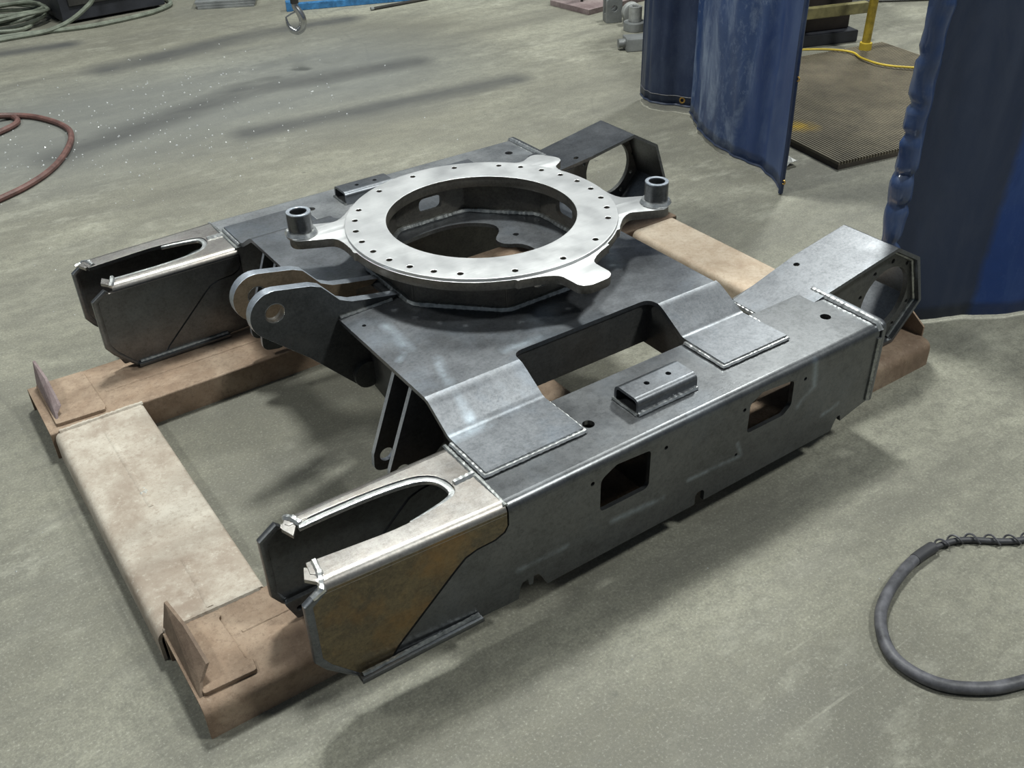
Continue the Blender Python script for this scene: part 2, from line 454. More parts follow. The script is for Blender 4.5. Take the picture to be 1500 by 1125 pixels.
def catmull(pts, n=8, closed=False):
    pts = [Vector(p) for p in pts]
    out = []
    N = len(pts)
    rng = range(N if closed else N - 1)
    for i in rng:
        if closed:
            p0, p1, p2, p3 = pts[i - 1], pts[i], pts[(i + 1) % N], pts[(i + 2) % N]
        else:
            p0 = pts[max(i - 1, 0)]; p1 = pts[i]; p2 = pts[i + 1]; p3 = pts[min(i + 2, N - 1)]
        for k in range(n):
            t = k / n
            out.append(0.5 * ((2 * p1) + (p2 - p0) * t + (2 * p0 - 5 * p1 + 4 * p2 - p3) * t * t + (3 * p1 - p0 - 3 * p2 + p3) * t ** 3))
    if not closed:
        out.append(pts[-1])
    return out

def tube(path, r, sides=8, closed=False, rfun=None, caps=True):
    path = [Vector(p) for p in path]
    n = len(path)
    V, F = [], []
    up = Vector((0, 0, 1))
    prev = None
    for i in range(n):
        a = path[i - 1] if (i > 0 or closed) else path[i]
        b = path[(i + 1) % n] if (i < n - 1 or closed) else path[i]
        t = (b - a)
        t = t.normalized() if t.length > 1e-9 else Vector((1, 0, 0))
        if prev is None:
            s = t.cross(up)
            if s.length < 1e-3:
                s = t.cross(Vector((1, 0, 0)))
        else:
            s = prev - t * prev.dot(t)
        s.normalize()
        prev = s.copy()
        u = s.cross(t)
        rr = rfun(i / max(1, n - 1)) if rfun else r
        for k in range(sides):
            an = 2 * PI * k / sides
            V.append(path[i] + (s * math.cos(an) + u * math.sin(an)) * rr)
    for i in range(n if closed else n - 1):
        j = (i + 1) % n
        for k in range(sides):
            l = (k + 1) % sides
            F.append((i * sides + k, i * sides + l, j * sides + l, j * sides + k))
    if not closed and caps:
        F.append(tuple(range(sides)))
        F.append(tuple((n - 1) * sides + k for k in reversed(range(sides))))
    return V, F

def bead(path, r=0.006, seed=0, closed=False, step=0.0035, squash=1.0):
    """lumpy weld bead along a polyline"""
    path = [Vector(p) for p in path]
    if closed:
        path = path + [path[0]]
    pts = []
    for a, b in zip(path, path[1:]):
        k = max(1, int((b - a).length / step))
        for i in range(k):
            pts.append(a.lerp(b, i / k))
    if not closed:
        pts.append(path[-1])
    rnd = random.Random(seed)
    V, F = tube(pts, r, 6, closed)
    for i in range(len(pts)):
        w = 1.0 + 0.07 * math.sin(i * 1.6) + rnd.uniform(-0.06, 0.06) + 0.28 * noise.noise(Vector((i * 0.10, seed, 0)))
        j = Vector((rnd.uniform(-1, 1), rnd.uniform(-1, 1), rnd.uniform(-1, 1))) * r * 0.05
        for k in range(6):
            q = V[i * 6 + k]
            d = (q - pts[i]) * w
            d.z *= squash
            V[i * 6 + k] = pts[i] + d + j
    return V, F

def bend_profile(pts, thick, rads, seg=5):
    """closed outline of a folded sheet: pts is the OUTER polyline, sheet lies to its right"""
    p = [Vector(q) for q in pts]
    inner = []
    n = len(p)
    for i in range(n):
        if i == 0:
            d = (p[1] - p[0]).normalized(); nrm = Vector((d.y, -d.x)); inner.append(p[0] + nrm * thick)
        elif i == n - 1:
            d = (p[-1] - p[-2]).normalized(); nrm = Vector((d.y, -d.x)); inner.append(p[-1] + nrm * thick)
        else:
            d0 = (p[i] - p[i - 1]).normalized(); d1 = (p[i + 1] - p[i]).normalized()
            n0 = Vector((d0.y, -d0.x)); n1 = Vector((d1.y, -d1.x))
            m = (n0 + n1).normalized()
            inner.append(p[i] + m * (thick / max(0.3, m.dot(n0))))
    loop = [tuple(q) for q in p] + [tuple(q) for q in reversed(inner)]
    rr = [0] + list(rads) + [0]
    rin = [max(0, x - thick * 0.6) for x in rr]
    # order of radii: outer then reversed inner; a right-hand fold has the smaller radius inside
    return fillet(loop, rr + list(reversed(rin)), seg)

def extrude_x(outline_yz, x0, x1, bevel=0.0008):
    return plate(outline_yz, [], x1 - x0, bevel, MYZ((x0 + x1) / 2))
def extrude_y(outline_xz, y0, y1, bevel=0.0008):
    return plate(outline_xz, [], y1 - y0, bevel, MXZ((y0 + y1) / 2))

# ------------------------------------------------------------------ floor
fv = [(-14, -10, 0), (16, -10, 0), (16, 18, 0), (-14, 18, 0)]
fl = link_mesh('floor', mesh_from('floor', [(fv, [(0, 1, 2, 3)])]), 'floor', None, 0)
fl['kind'] = 'structure'
fl['label'] = 'stained grey olive concrete workshop floor'

# ------------------------------------------------------------------ steel skid under the frame
PT = 0.073
skid = empty('support_skid', (0, 0, 0), 'rusty flat steel skid lying on the floor under the welded frame', 'skid')
def channel_y(y0, y1, r0, r1):     # channel along x, web up
    return bend_profile([(y0, 0.0), (y0, PT), (y1, PT), (y1, 0.0)], 0.007, (r0, r1))
near_rail = link_mesh('rail', mesh_from('rail', [extrude_x(channel_y(-0.633, -0.415, 0.028, 0.006), -1.003, 0.982)]), 'rust', skid)
far_rail = link_mesh('rail', mesh_from('rail', [extrude_x(channel_y(0.350, 0.605, 0.006, 0.028), -1.021, 0.982)]), 'rust', skid)
def channel_x(x0, x1):
    return bend_profile([(x0, 0.0), (x0, PT), (x1, PT), (x1, 0.0)], 0.007, (0.022, 0.012))
fc = link_mesh('cross_beam', mesh_from('cross_beam', [extrude_y(channel_x(-1.014, -0.800), -0.413, 0.348)]), 'rust_dusty', skid)
link_mesh('cross_beam', mesh_from('cross_beam', [extrude_y(channel_x(-0.115, 0.085), -0.413, 0.348)]), 'rust', skid)
link_mesh('cross_beam', mesh_from('cross_beam', [extrude_y(channel_x(0.790, 0.966), -0.413, 0.348)]), 'rust_plate', skid)
# seams and ridges
link_mesh('weld_seam', mesh_from('weld_seam', [bead([(-1.0, -0.413, PT), (-0.81, -0.415, PT)], 0.0065, 1, squash=0.8)]), 'rust_dusty', fc)
link_mesh('weld_seam', mesh_from('weld_seam', [bead([(-1.0, 0.349, PT), (-0.80, 0.349, PT)], 0.0065, 2, squash=0.8)]), 'rust_dusty', fc)
link_mesh('ridge', mesh_from('ridge', [bead([(-0.906, -0.405, PT - 0.001), (-0.903, -0.25, PT - 0.001)], 0.009, 3, squash=0.35)]), 'rust_dusty', fc)
link_mesh('ridge', mesh_from('ridge', [bead([(-0.906, -0.05, PT - 0.001), (-0.908, 0.28, PT - 0.001)], 0.008, 4, squash=0.35)]), 'rust_dusty', fc)
link_mesh('ridge', mesh_from('ridge', [bead([(-0.88, -0.500, PT), (-0.50, -0.500, PT)], 0.004, 5, squash=0.5)]), 'rust', near_rail)
link_mesh('ridge', mesh_from('ridge', [bead([(-0.86, 0.455, PT), (-0.45, 0.455, PT)], 0.004, 6, squash=0.5)]), 'rust', far_rail)
# raised pads
pad = fillet([(-0.990, -0.434), (-0.905, -0.430), (-0.898, -0.445), (-0.905, -0.452), (-0.900, -0.572), (-0.890, -0.578), (-0.893, -0.606), (-0.990, -0.603)], 0.006, 3)
link_mesh('pad', mesh_from('pad', [plate(pad, [], 0.010, 0.002, MXY(PT + 0.004))]), 'rust', near_rail)
pad2 = fillet([(-1.000, 0.372), (-0.885, 0.366), (-0.880, 0.380), (-0.885, 0.575), (-1.000, 0.580)], 0.006, 3)
link_mesh('pad', mesh_from('pad', [plate(pad2, [], 0.010, 0.002, MXY(PT + 0.004))]), 'rust', far_rail)
# upright fins on the front corners: a bent triangular ear
def fin(dy, h1, h2, w, lean):
    b0 = Vector((-0.998, dy, PT)); b1 = Vector((-0.998, dy - w, PT))
    t0 = Vector((-0.998 + lean * 0.5, dy - 0.002, PT + h1)); t1 = Vector((-0.998 + lean, dy - w * 0.86, PT + h2))
    t2 = Vector((-0.998 + lean * 0.3, dy - w * 0.92, PT + 0.018))
    tm = (t0 * 0.55 + t1 * 0.45) + Vector((0.003, 0, 0.006))
    loop = [b0, t0, tm, t1, t2, b1]
    off = Vector((0.006, 0, 0))
    V = [p for p in loop] + [p + off for p in loop]
    n = len(loop)
    F = [tuple(range(n)), tuple(reversed(range(n, 2 * n)))]
    for i in range(n):
        j = (i + 1) % n
        F.append((i, j, j + n, i + n))
    return V, F
link_mesh('corner_fin', mesh_from('corner_fin', [fin(-0.405, 0.062, 0.042, 0.195, 0.030)]), 'rust_dark', skid, 0)
link_mesh('corner_fin', mesh_from('corner_fin', [fin(0.585, 0.075, 0.030, 0.200, 0.020)]), 'rust_purple', skid, 0)
# rear upright ear behind the frame
ear = [(-0.60, 0.02), (-0.45, 0.02), (-0.45, 0.135), (-0.52, 0.155), (-0.60, 0.10)]
link_mesh('corner_fin', mesh_from('corner_fin', [plate(ear, [], 0.006, 0.001, MYZ(0.985))]), 'rust', skid)

# ------------------------------------------------------------------ the welded undercarriage frame
frame = empty('undercarriage_frame', (0, 0, PT), 'large welded bare steel undercarriage frame with round mounting ring on a rusty skid', 'machine frame')
TZ = 0.317
TH = 0.010
BR = 0.019
WO, WI = 0.736, 0.527

def arc_window(x0, x1, z0, z1, rads):
    return fillet([(x0, z0), (x1, z0), (x1, z1), (x0, z1)], rads, 5)

seam = [(-0.434, 0.272), (-0.442, 0.257), (-0.463, 0.2475), (-0.500, 0.2445), (-0.523, 0.237), (-0.543, 0.2195), (-0.666, 0.101), (-0.688, PT)]
def side_outline():
    pts = [(-0.434, TZ - BR), (-0.434, PT), (-0.418, PT), (-0.414, 0.100), (-0.408, 0.110), (-0.396, 0.112), (-0.392, 0.094), (-0.384, 0.094), (-0.382, 0.112), (-0.372, 0.112), (-0.362, 0.098), (-0.350, PT)]
    pts += [(0.036, PT), (0.036, 0.096), (0.042, 0.104), (0.056, 0.104), (0.062, 0.096), (0.062, PT)]
    pts += [(0.462, PT + 0.003), (0.472, 0.100), (0.478, 0.110), (0.488, 0.110), (0.492, 0.092), (0.537, 0.104), (0.575, 0.113), (0.575, TZ - BR)]
    return pts
win1 = fillet([(-0.224, 0.190), (-0.108, 0.190), (-0.100, 0.198), (-0.100, 0.284), (-0.186, 0.290), (-0.224, 0.270)], [0.012, 0.012, 0.012, 0.010, 0.02, 0.02], 4)
win2 = fillet([(0.172, 0.200), (0.282, 0.200), (0.304, 0.218), (0.302, 0.284), (0.206, 0.293), (0.172, 0.276)], [0.01, 0.015, 0.015, 0.014, 0.012, 0.012], 4)
dots = [circle(x, z, 0.0048, 10) for x, z in ((-0.244, 0.271), (-0.060, 0.271), (0.156, 0.268), (0.338, 0.272))] + [circle(0.147, 0.155, 0.004, 10)]

def taper(parts):
    out = []
    for v, f in parts:
        nv = []
        for x, y, z in v:
            k = max(0.0, min(1.0, (-0.435 - x) / 0.36))
            nv.append((x, y + 0.019 * k, z))
        out.append((nv, f))
    return out

def quarter(y_out, x0, x1):
    """rolled edge between side and top, y_out negative = near side"""
    s = -1 if y_out < 0 else 1
    yo = abs(y_out)
    n = 6
    o, i = [], []
    for k in range(n + 1):
        a = PI / 2 * k / n
        o.append((s * (yo - BR + BR * math.cos(a)), TZ - BR + BR * math.sin(a)))
        ri = BR - TH
        i.append((s * (yo - BR + ri * math.cos(a)), TZ - BR + ri * math.sin(a)))
    loop = o + list(reversed(i))
    return plate(loop, [], x1 - x0, 0.0, MYZ((x0 + x1) / 2))

def build_beam(sgn):
    parts = []
    holes = [win1, win2] + dots
    parts.append(plate(side_outline(), holes, TH, 0.0, MXZ(-WO + TH / 2)))
    parts += taper([plate(seam[:-1] + [(-0.688, PT), (-0.434, PT)], [], TH, 0.0, MXZ(-WO + TH / 2))])
    parts.append(quarter(-WO, -0.434, 0.575))
    topo = [(-0.434, -WO + BR), (0.575, -WO + BR), (0.575, -WI), (-0.434, -WI)]
    parts.append(plate(topo, [circle(-0.173, -0.632, 0.0125, 20), circle(0.510, -0.634, 0.0125, 20)], TH, 0.0, MXY(TZ - TH / 2)))
    inner = [(-0.434, 0.085), (0.575, 0.110), (0.575, TZ - TH), (-0.434, TZ - TH)]
    inwin = arc_window(0.24, 0.44, 0.10, 0.19, 0.02)
    parts.append(plate(inner, [inwin], TH, 0.0, MXZ(-WI - TH / 2)))
    # inner stiffener, seen through the first window
    parts.append(plate([(-WO + TH, 0.09), (-WI - TH, 0.09), (-WI - TH, TZ - TH), (-WO + TH, TZ - TH)], [], 0.008, 0.0, MYZ(-0.03)))
    if sgn > 0:
        parts = mirror_y(parts)
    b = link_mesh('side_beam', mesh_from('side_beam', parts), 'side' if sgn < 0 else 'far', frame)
    # end cap
    cap = fillet([(-WO - 0.004, 0.112), (-WI + 0.006, 0.112), (-WI + 0.006, TZ + 0.008), (-WO - 0.004, TZ + 0.008)], [0.004, 0.004, 0.012, 0.022], 6)
    P = [plate(cap, [], 0.014, 0.003, MYZ(0.586))]
    if sgn > 0:
        P = mirror_y(P)
    c = link_mesh('end_cap', mesh_from('end_cap', P), 'scale', b)
    c['label'] = 'end plate welded on the rear of the beam'
    P = [bead([(0.578, -WI - 0.006, TZ + 0.002), (0.578, -WO + 0.012, TZ + 0.002), (0.578, -WO + 0.001, TZ - 0.012)], 0.0075, 21)]
    W2 = [bead([(0.576, -WO, TZ - 0.03), (0.576, -WO, 0.118)], 0.0065, 22)]
    if sgn > 0:
        P, W2 = mirror_y(P), mirror_y(W2)
    link_mesh('weld_bead', mesh_from('weld_bead', P), 'weld', b)
    link_mesh('weld_bead', mesh_from('weld_bead', W2), 'weld2', b)
    return b
beam_near = build_beam(-1)
beam_far = build_beam(1)

# --- front arms
OPEN = [(-0.770, -0.553), (-0.700, -0.552), (-0.618, -0.554), (-0.549, -0.562), (-0.512, -0.575), (-0.491, -0.598), (-0.484, -0.628),
        (-0.491, -0.652), (-0.515, -0.664), (-0.567, -0.674), (-0.621, -0.680), (-0.700, -0.677), (-0.785, -0.672)]
opn = [tuple(p) for p in catmull([(a, b, 0) for a, b in OPEN], 4)]
opn = [(a, b) for a, b, c in opn]
mid = min(range(len(opn)), key=lambda i: abs(opn[i][1] + 0.628) + (0 if opn[i][0] > -0.5 else 9))

skin = [(-0.437, TZ - BR), (-0.437, 0.271), (-0.445, 0.2595), (-0.465, 0.2505), (-0.502, 0.2475), (-0.526, 0.240), (-0.546, 0.2225), (-0.669, 0.104), (-0.692, 0.0735),
        (-0.752, 0.0735), (-0.804, 0.128), (-0.820, 0.152), (-0.820, 0.288), (-0.790, TZ - BR)]
def rot_idx(l, k):
    return l[k:] + l[:k]

def build_arm(sgn):
    def S(p):
        return mirror_y(p) if sgn > 0 else p
    # outer folded half
    outer_top = [(-0.437, -0.628), (-0.437, -WO + BR), (-0.772, -WO + BR), (-0.790, -0.700), (-0.785, -0.672)] + list(reversed(opn[mid:]))[1:]
    parts = taper([plate(skin, [], TH, 0.0012, MXZ(-WO + TH / 2)), quarter(-WO, -0.788, -0.437), plate(outer_top, [], TH, 0.0008, MXY(TZ - TH / 2))])
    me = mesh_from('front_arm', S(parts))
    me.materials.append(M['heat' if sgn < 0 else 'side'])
    me.materials.append(M['arm_top'])
    for p in me.polygons:
        if p.normal.z > 0.30:
            p.material_index = 1
    arm = link_mesh('front_arm', me, None, frame)
    arm['label'] = 'outer folded half of the slotted front arm'
    inner_top = [(-0.437, -0.628), (-0.437, -WI - BR + 0.004), (-0.755, -WI - BR + 0.004), (-0.775, -0.560), (-0.772, -0.566)] + [opn[i] for i in range(0, mid + 1)]
    ip = [plate([(-0.437, -0.628), (-0.437, -WI + 0.007 - BR), (-0.762, -WI + 0.007 - BR)] + [(-0.775, -0.545)] + opn[0:mid + 1], [], TH, 0.0008, MXY(TZ - TH / 2)),
          plate(skin, [], TH, 0.0012, MXZ(-WI + 0.007 - TH / 2))]
    q = quarter(-WO, -0.765, -0.437)   # the same rolled edge turned over for the inner side
    ip.append(([(x, -(y + WO) - WI + 0.007, z) for x, y, z in q[0]], q[1]))
    me = mesh_from('arm_half', S(ip))
    me.materials.append(M['side'])
    me.materials.append(M['arm_top'])
    for p in me.polygons:
        if p.normal.z > 0.30:
            p.material_index = 1
    link_mesh('arm_half', me, None, arm)['label'] = 'inner folded half of the slotted front arm'
    # lower side plates in the seam (continuation of the inner beam wall)
    low = [(-0.434, TZ - BR)] + seam[0:1] + seam[1:] + [(-0.434, 0.085)]
    link_mesh('web_plate', mesh_from('web_plate', S([plate(low, [], TH, 0.0008, MXZ(-WI + 0.006 - TH / 2))])), 'side', arm)
    # bright lip round the opening
    lip_o = opn[1:-10]
    pin = []
    for i, p in enumerate(lip_o):
        a = Vector(lip_o[max(i - 1, 0)]); b = Vector(lip_o[min(i + 1, len(lip_o) - 1)])
        d = (b - a).normalized()
        nrm = Vector((d.y, -d.x))
        pin.append(tuple(Vector(p) + nrm * 0.014))
    lip = plate(lip_o + list(reversed(pin)), [], 0.010, 0.003, MXY(TZ - 0.0075))
    link_mesh('opening_lip', mesh_from('opening_lip', S([lip])), 'weld', arm)
    # pointed flange tips
    link_mesh('flange_tip', mesh_from('flange_tip', S([plate([(-0.735, -0.540), (-0.770, -0.532), (-0.784, -0.552), (-0.774, -0.580), (-0.758, -0.556), (-0.735, -0.553)], [], 0.008, 0.001, MXY(TZ - 0.0052))])), 'arm_top', arm)
    link_mesh('flange_tip', mesh_from('flange_tip', S([plate([(-0.750, -0.705), (-0.784, -0.708), (-0.803, -0.686), (-0.792, -0.660), (-0.772, -0.674), (-0.750, -0.676)], [], 0.008, 0.001, MXY(TZ - 0.0052))])), 'arm_top', arm)
    # front edge bands
    fo = [(-0.786, TZ - 0.006), (-0.800, TZ - 0.012), (-0.822, 0.287), (-0.822, 0.152), (-0.806, 0.126), (-0.752, 0.071)]
    fi = [(-0.764, 0.086), (-0.792, 0.136), (-0.805, 0.160), (-0.805, 0.280), (-0.790, 0.292), (-0.776, 0.300)]
    fband = fo + fi
    fband = [(-0.786, TZ - 0.006), (-0.822, 0.287), (-0.822, 0.152), (-0.806, 0.126), (-0.752, 0.071), (-0.746, 0.079), (-0.793, 0.134), (-0.806, 0.158), (-0.806, 0.280), (-0.777, 0.302)]
    link_mesh('edge_band', mesh_from('edge_band', S(taper([plate(fband, [], 0.016, 0.005, MXZ(-WO + 0.0055))]))), 'scale', arm)
    link_mesh('edge_band', mesh_from('edge_band', S([plate(fband, [], 0.016, 0.005, MXZ(-WI + 0.0022))])), 'side', arm)
    # corner welds at the flange tips
    link_mesh('weld_bead', mesh_from('weld_bead', S(taper([bead([(-0.772, -0.676, TZ + 0.001), (-0.776, -0.705, TZ + 0.001), (-0.786, -0.734, TZ - 0.010), (-0.806, -0.7365, 0.300)], 0.006, 31)]))), 'weld', arm)
    link_mesh('weld_bead', mesh_from('weld_bead', S([bead([(-0.752, -0.562, TZ + 0.001), (-0.758, -0.540, TZ + 0.001), (-0.768, -0.524, TZ - 0.004)], 0.006, 32)])), 'weld', arm)
    # centre seam and joint welds
    link_mesh('weld_bead', mesh_from('weld_bead', S([bead([(-0.480, -0.628, TZ), (-0.437, -0.626, TZ + 0.001)], 0.0065, 33)])), 'weld', arm)
    link_mesh('weld_bead', mesh_from('weld_bead', S([bead([(-0.436, -WO + 0.006, TZ - 0.003), (-0.436, -0.66, TZ + 0.0005), (-0.436, -WI + 0.004, TZ + 0.0005)], 0.005, 34, squash=0.6)])), 'weld2', arm)
    # foot bar along the lower edge
    for yy, k in ((-WO - 0.004, 1), (-WI + 0.011, -1)):
        bar = [box(-0.754, -0.503, yy - 0.008, yy + (0.012 if k == 1 else 0.007), 0.0735, 0.086, 0.004)]
        wb = [bead([(-0.748, yy + 0.003 * k, 0.087), (-0.508, yy + 0.003 * k, 0.087)], 0.0045, 35)]
        if k == 1:
            tf = lambda p: [([(x, y + 0.006 * max(0, min(1, (-0.435 - x) / 0.36)), z) for x, y, z in v], f) for v, f in p]
            bar, wb = tf(bar), tf(wb)
        link_mesh('foot_bar', mesh_from('foot_bar', S(bar)), 'side', arm)
        link_mesh('weld_bead', mesh_from('weld_bead', S(wb)), 'weld2', arm)
    # small drilled tab inside, under the inner plate
    tab = fillet([(-0.805, 0.135), (-0.700, 0.135), (-0.700, 0.085), (-0.785, 0.085)], 0.006, 3)
    link_mesh('drilled_tab', mesh_from('drilled_tab', S([plate(tab, [circle(-0.778, 0.110, 0.006, 12)], 0.010, 0.001, MXZ(-WI - 0.012))])), 'side', arm)
    return arm
arm_near = build_arm(-1)
arm_far = build_arm(1)

# --- deck plate
DZ = 0.375
DT = 0.010
YB = 0.434
key = [(-0.200, 0.120), (-0.150, 0.170), (-0.100, 0.186), (-0.014, 0.195), (0.050, 0.184), (0.090, 0.158), (0.114, 0.125), (0.106, 0.088), (0.072, 0.052),
       (0.076, 0.018), (0.110, -0.010), (0.118, -0.060), (0.095, -0.120), (0.040, -0.170), (-0.050, -0.195), (-0.140, -0.175), (-0.195, -0.110), (-0.212, 0.0)]
key = [(a, b) for a, b, c in catmull([(a, b, 0) for a, b in key], 3, True)]
XF, XR = -0.423, 0.350
S0, S1 = -0.198, 0.178
half = [(XF, -0.062), (XF, -YB), (S0, -YB), (S0, -0.406), (S1, -0.406), (S1, -YB), (XR, -YB)]
rad_h = [0.002, 0, 0, 0.028, 0.028, 0, 0]
outl = half + [(x, -y) for x, y in reversed(half)] + [(-0.285, 0.062), (-0.285, -0.062)]
rads = rad_h + list(reversed(rad_h)) + [0.004, 0.004]
outl = fillet(outl, rads, 5)
deck_parts = [plate(outl, [key, circle(0.128, 0.045, 0.008, 14), circle(-0.391, -0.122, 0.005, 10), circle(-0.391, 0.122, 0.005, 10)], DT, 0.0, MXY(DZ - DT / 2))]
prof = bend_profile([(-0.647, 0.329), (-0.522, 0.329), (-YB - 0.004, DZ), (-YB + 0.0, DZ)], 0.0105, (0.03, 0.004))
def wing_profile():
    # top line then bottom line, smooth bends
    topl = [(-YB, DZ), (-0.446, DZ - 0.003), (-0.460, DZ - 0.0105), (-0.506, 0.3370), (-0.514, 0.3320), (-0.524, 0.3290), (-0.647, 0.3285)]
    botl = [(-0.647, 0.3185), (-0.526, 0.3185), (-0.510, 0.3225), (-0.456, DZ - 0.021), (-0.444, DZ - 0.0135), (-YB, DZ - DT)]
    return topl + botl
for x0, x1 in ((XF, S0), (S1, XR + 0.006)):
    w = extrude_x(wing_profile(), x0, x1, 0.0)
    if x0 > 0:   # the rear wing flares a little towards the flange
        w = ([(x + (0.010 * max(0, (-y - YB) / 0.2) if x > 0.3 else 0), y, z) for x, y, z in w[0]], w[1])
    deck_parts.append(w)
    deck_parts += mirror_y([w])
deck = link_mesh('deck_plate', mesh_from('deck_plate', deck_parts), 'deck', frame, 25)
deck['label'] = 'smooth grey deck plate folded down onto both beams'
for s in (-1, 1):
    for x0, x1 in ((XF, S0), (S1, XR + 0.014)):
        pts = [(x0 - 0.002, s * 0.53, 0.321), (x0 - 0.002, s * 0.648, 0.321), (x1 + 0.002, s * 0.650, 0.321), (x1 + 0.002, s * 0.535, 0.321)]
        link_mesh('weld_bead', mesh_from('weld_bead', [bead(pts, 0.0055, int(50 + x0 * 10 + s), squash=0.8)]), 'weld' if x0 < 0 or s < 0 else 'weld2', deck)
    pts = [(XF + 0.004, s * 0.060, DZ + 0.001), (-0.287, s * 0.060, DZ + 0.001)]
    link_mesh('weld_bead', mesh_from('weld_bead', [bead(pts, 0.0055, 60 + s)]), 'weld2', deck)

# walls hanging under the deck round the side slots
def swall(name, part):
    return link_mesh(name, mesh_from(name, part), 'inner', frame)
for s in (-1, 1):
    y = 0.398 * s
    swall('slot_wall', [box(S0 - 0.005, S1 + 0.005, y - 0.005, y + 0.005, 0.262, DZ - DT)])
    for xx in (S0 - 0.006, S1 + 0.006):
        prof_w = [(s * 0.393, 0.255), (s * 0.525, 0.255), (s * 0.525, 0.320), (s * 0.50, 0.331), (s * 0.452, 0.357), (s * 0.436, DZ - DT - 0.001), (s * 0.393, DZ - DT - 0.001)]
        swall('slot_wall', [plate(prof_w, [], 0.010, 0.0008, MYZ(xx))])
    swall('shade_web', [box(-0.345, 0.335, s * 0.300 - 0.005, s * 0.300 + 0.005, 0.205, DZ - DT)])  # added web, there to darken the view through the ring opening
    # apron behind the front edge
    ap = [(s * 0.062, 0.170), (s * 0.52, 0.090), (s * 0.52, 0.318), (s * 0.452, 0.357), (s * 0.434, DZ - DT - 0.001), (s * 0.062, DZ - DT - 0.001)]
    link_mesh('apron_plate', mesh_from('apron_plate', [plate(ap, [], 0.010, 0.0008, MYZ(-0.352))]), 'lugsteel', frame)
    # pairs of tie lugs
    for yy in (0.300, 0.370):
        lug = fillet([(-0.418, DZ - DT - 0.002), (-0.488, 0.180), (-0.492, 0.135), (-0.440, 0.125), (-0.352, 0.200), (-0.352, DZ - DT - 0.002)], [0, 0.02, 0.03, 0.03, 0, 0], 6)
        me = mesh_from('tie_lug', [plate(lug, [circle(-0.458, 0.168, 0.016, 20)], 0.012, 0.0012, MXZ(s * yy))])
        me.materials.append(M['lugsteel']); me.materials.append(M['cutedge'])
        for p in me.polygons:
            if abs(p.normal.y) < 0.5:
                p.material_index = 1
        link_mesh('tie_lug', me, None, frame)

# --- pivot lugs in the middle of the front
def lug_outline():
    c = (-0.560, 0.432); r = 0.056
    pts = []
    for k in range(0, 13):
        a = math.radians(82 + k * (232 - 82) / 12)
        pts.append((c[0] + r * math.cos(a), c[1] + r * math.sin(a)))
    pts += [(-0.500, 0.300), (-0.420, 0.212), (-0.395, 0.185), (-0.365, 0.175), (-0.330, 0.180), (-0.330, 0.374), (-0.286, 0.374), (-0.270, 0.384)]
    pts += [(-0.300, 0.389), (-0.345, 0.397), (-0.385, 0.405), (-0.412, 0.418), (-0.436, 0.446), (-0.450, 0.462), (-0.472, 0.472)]
    return pts
lo = lug_outline()
for s in (-1, 1):
    me = mesh_from('pivot_lug', [plate(lo, [circle(-0.560, 0.436, 0.0225, 28)], 0.024, 0.0015, MXZ(s * 0.047))])
    me.materials.append(M['lugsteel']); me.materials.append(M['cutedge']); me.materials.append(M['luginside'])
    for p in me.polygons:
        if abs(p.normal.y) < 0.5:
            p.material_index = 1
        elif s > 0 and p.normal.y < 0:
            p.material_index = 2
    lg = link_mesh('pivot_lug', me, None, frame)
    # bush lining the pin hole
    ringo = circle(-0.560, 0.436, 0.0232, 28); ringi = circle(-0.560, 0.436, 0.0205, 28)
    link_mesh('pin_bush', mesh_from('pin_bush', [plate(ringo, [ringi], 0.0235, 0.0008, MXZ(s * 0.047))]), 'chrome', lg)
link_mesh('pivot_spacer', mesh_from('pivot_spacer', [tube([(-0.372, -0.072, 0.212), (-0.372, 0.072, 0.212)], 0.034, 24)]), 'lugsteel', frame)

# --- tub under the ring: eight wall plates with slots
RT, RB = 0.484, 0.456
AP = 0.258
tub_parts = []
side = 2 * AP * math.tan(PI / 8)
for k in range(8):
    a = k * PI / 4
    hw = side / 2 + 0.002
    wall = [(-hw, DZ - 0.001), (hw, DZ - 0.001), (hw, RB + 0.001), (-hw, RB + 0.001)]
    holes = []
    if k % 2 == 0:
        holes = [fillet([(-0.034, 0.404), (0.034, 0.404), (0.034, 0.441), (-0.034, 0.441)], 0.017, 5)]
    p = plate(wall, holes, 0.012, 0.0006, Matrix(((1, 0, 0, 0), (0, 0, 1, 0), (0, 1, 0, 0), (0, 0, 0, 1))))
    m = Matrix.Rotation(a - PI / 2, 4, 'Z') @ Matrix.Translation((0, AP - 0.006, 0))
    tub_parts.append(([tuple(m @ Vector(q)) for q in p[0]], p[1]))
tub = link_mesh('ring_tub', mesh_from('ring_tub', tub_parts), 'tub', frame)
tub['label'] = 'eight sided wall carrying the mounting ring'
def octa(ap, z):
    r = ap / math.cos(PI / 8)
    pts = [(r * math.cos(PI / 8 + k * PI / 4), r * math.sin(PI / 8 + k * PI / 4)) for k in range(8)]
    return [(a, b, z) for a, b in fillet(pts, 0.05, 4)]
link_mesh('weld_bead', mesh_from('weld_bead', [bead(octa(AP + 0.004, DZ + 0.003), 0.008, 71, True)]), 'weld2', tub)
link_mesh('weld_bead', mesh_from('weld_bead', [bead(octa(AP - 0.016, DZ + 0.003), 0.007, 72, True)]), 'weld2', tub)
link_mesh('weld_bead', mesh_from('weld_bead', [bead(octa(AP + 0.003, RB - 0.003), 0.006, 73, True)]), 'dark_metal', tub)

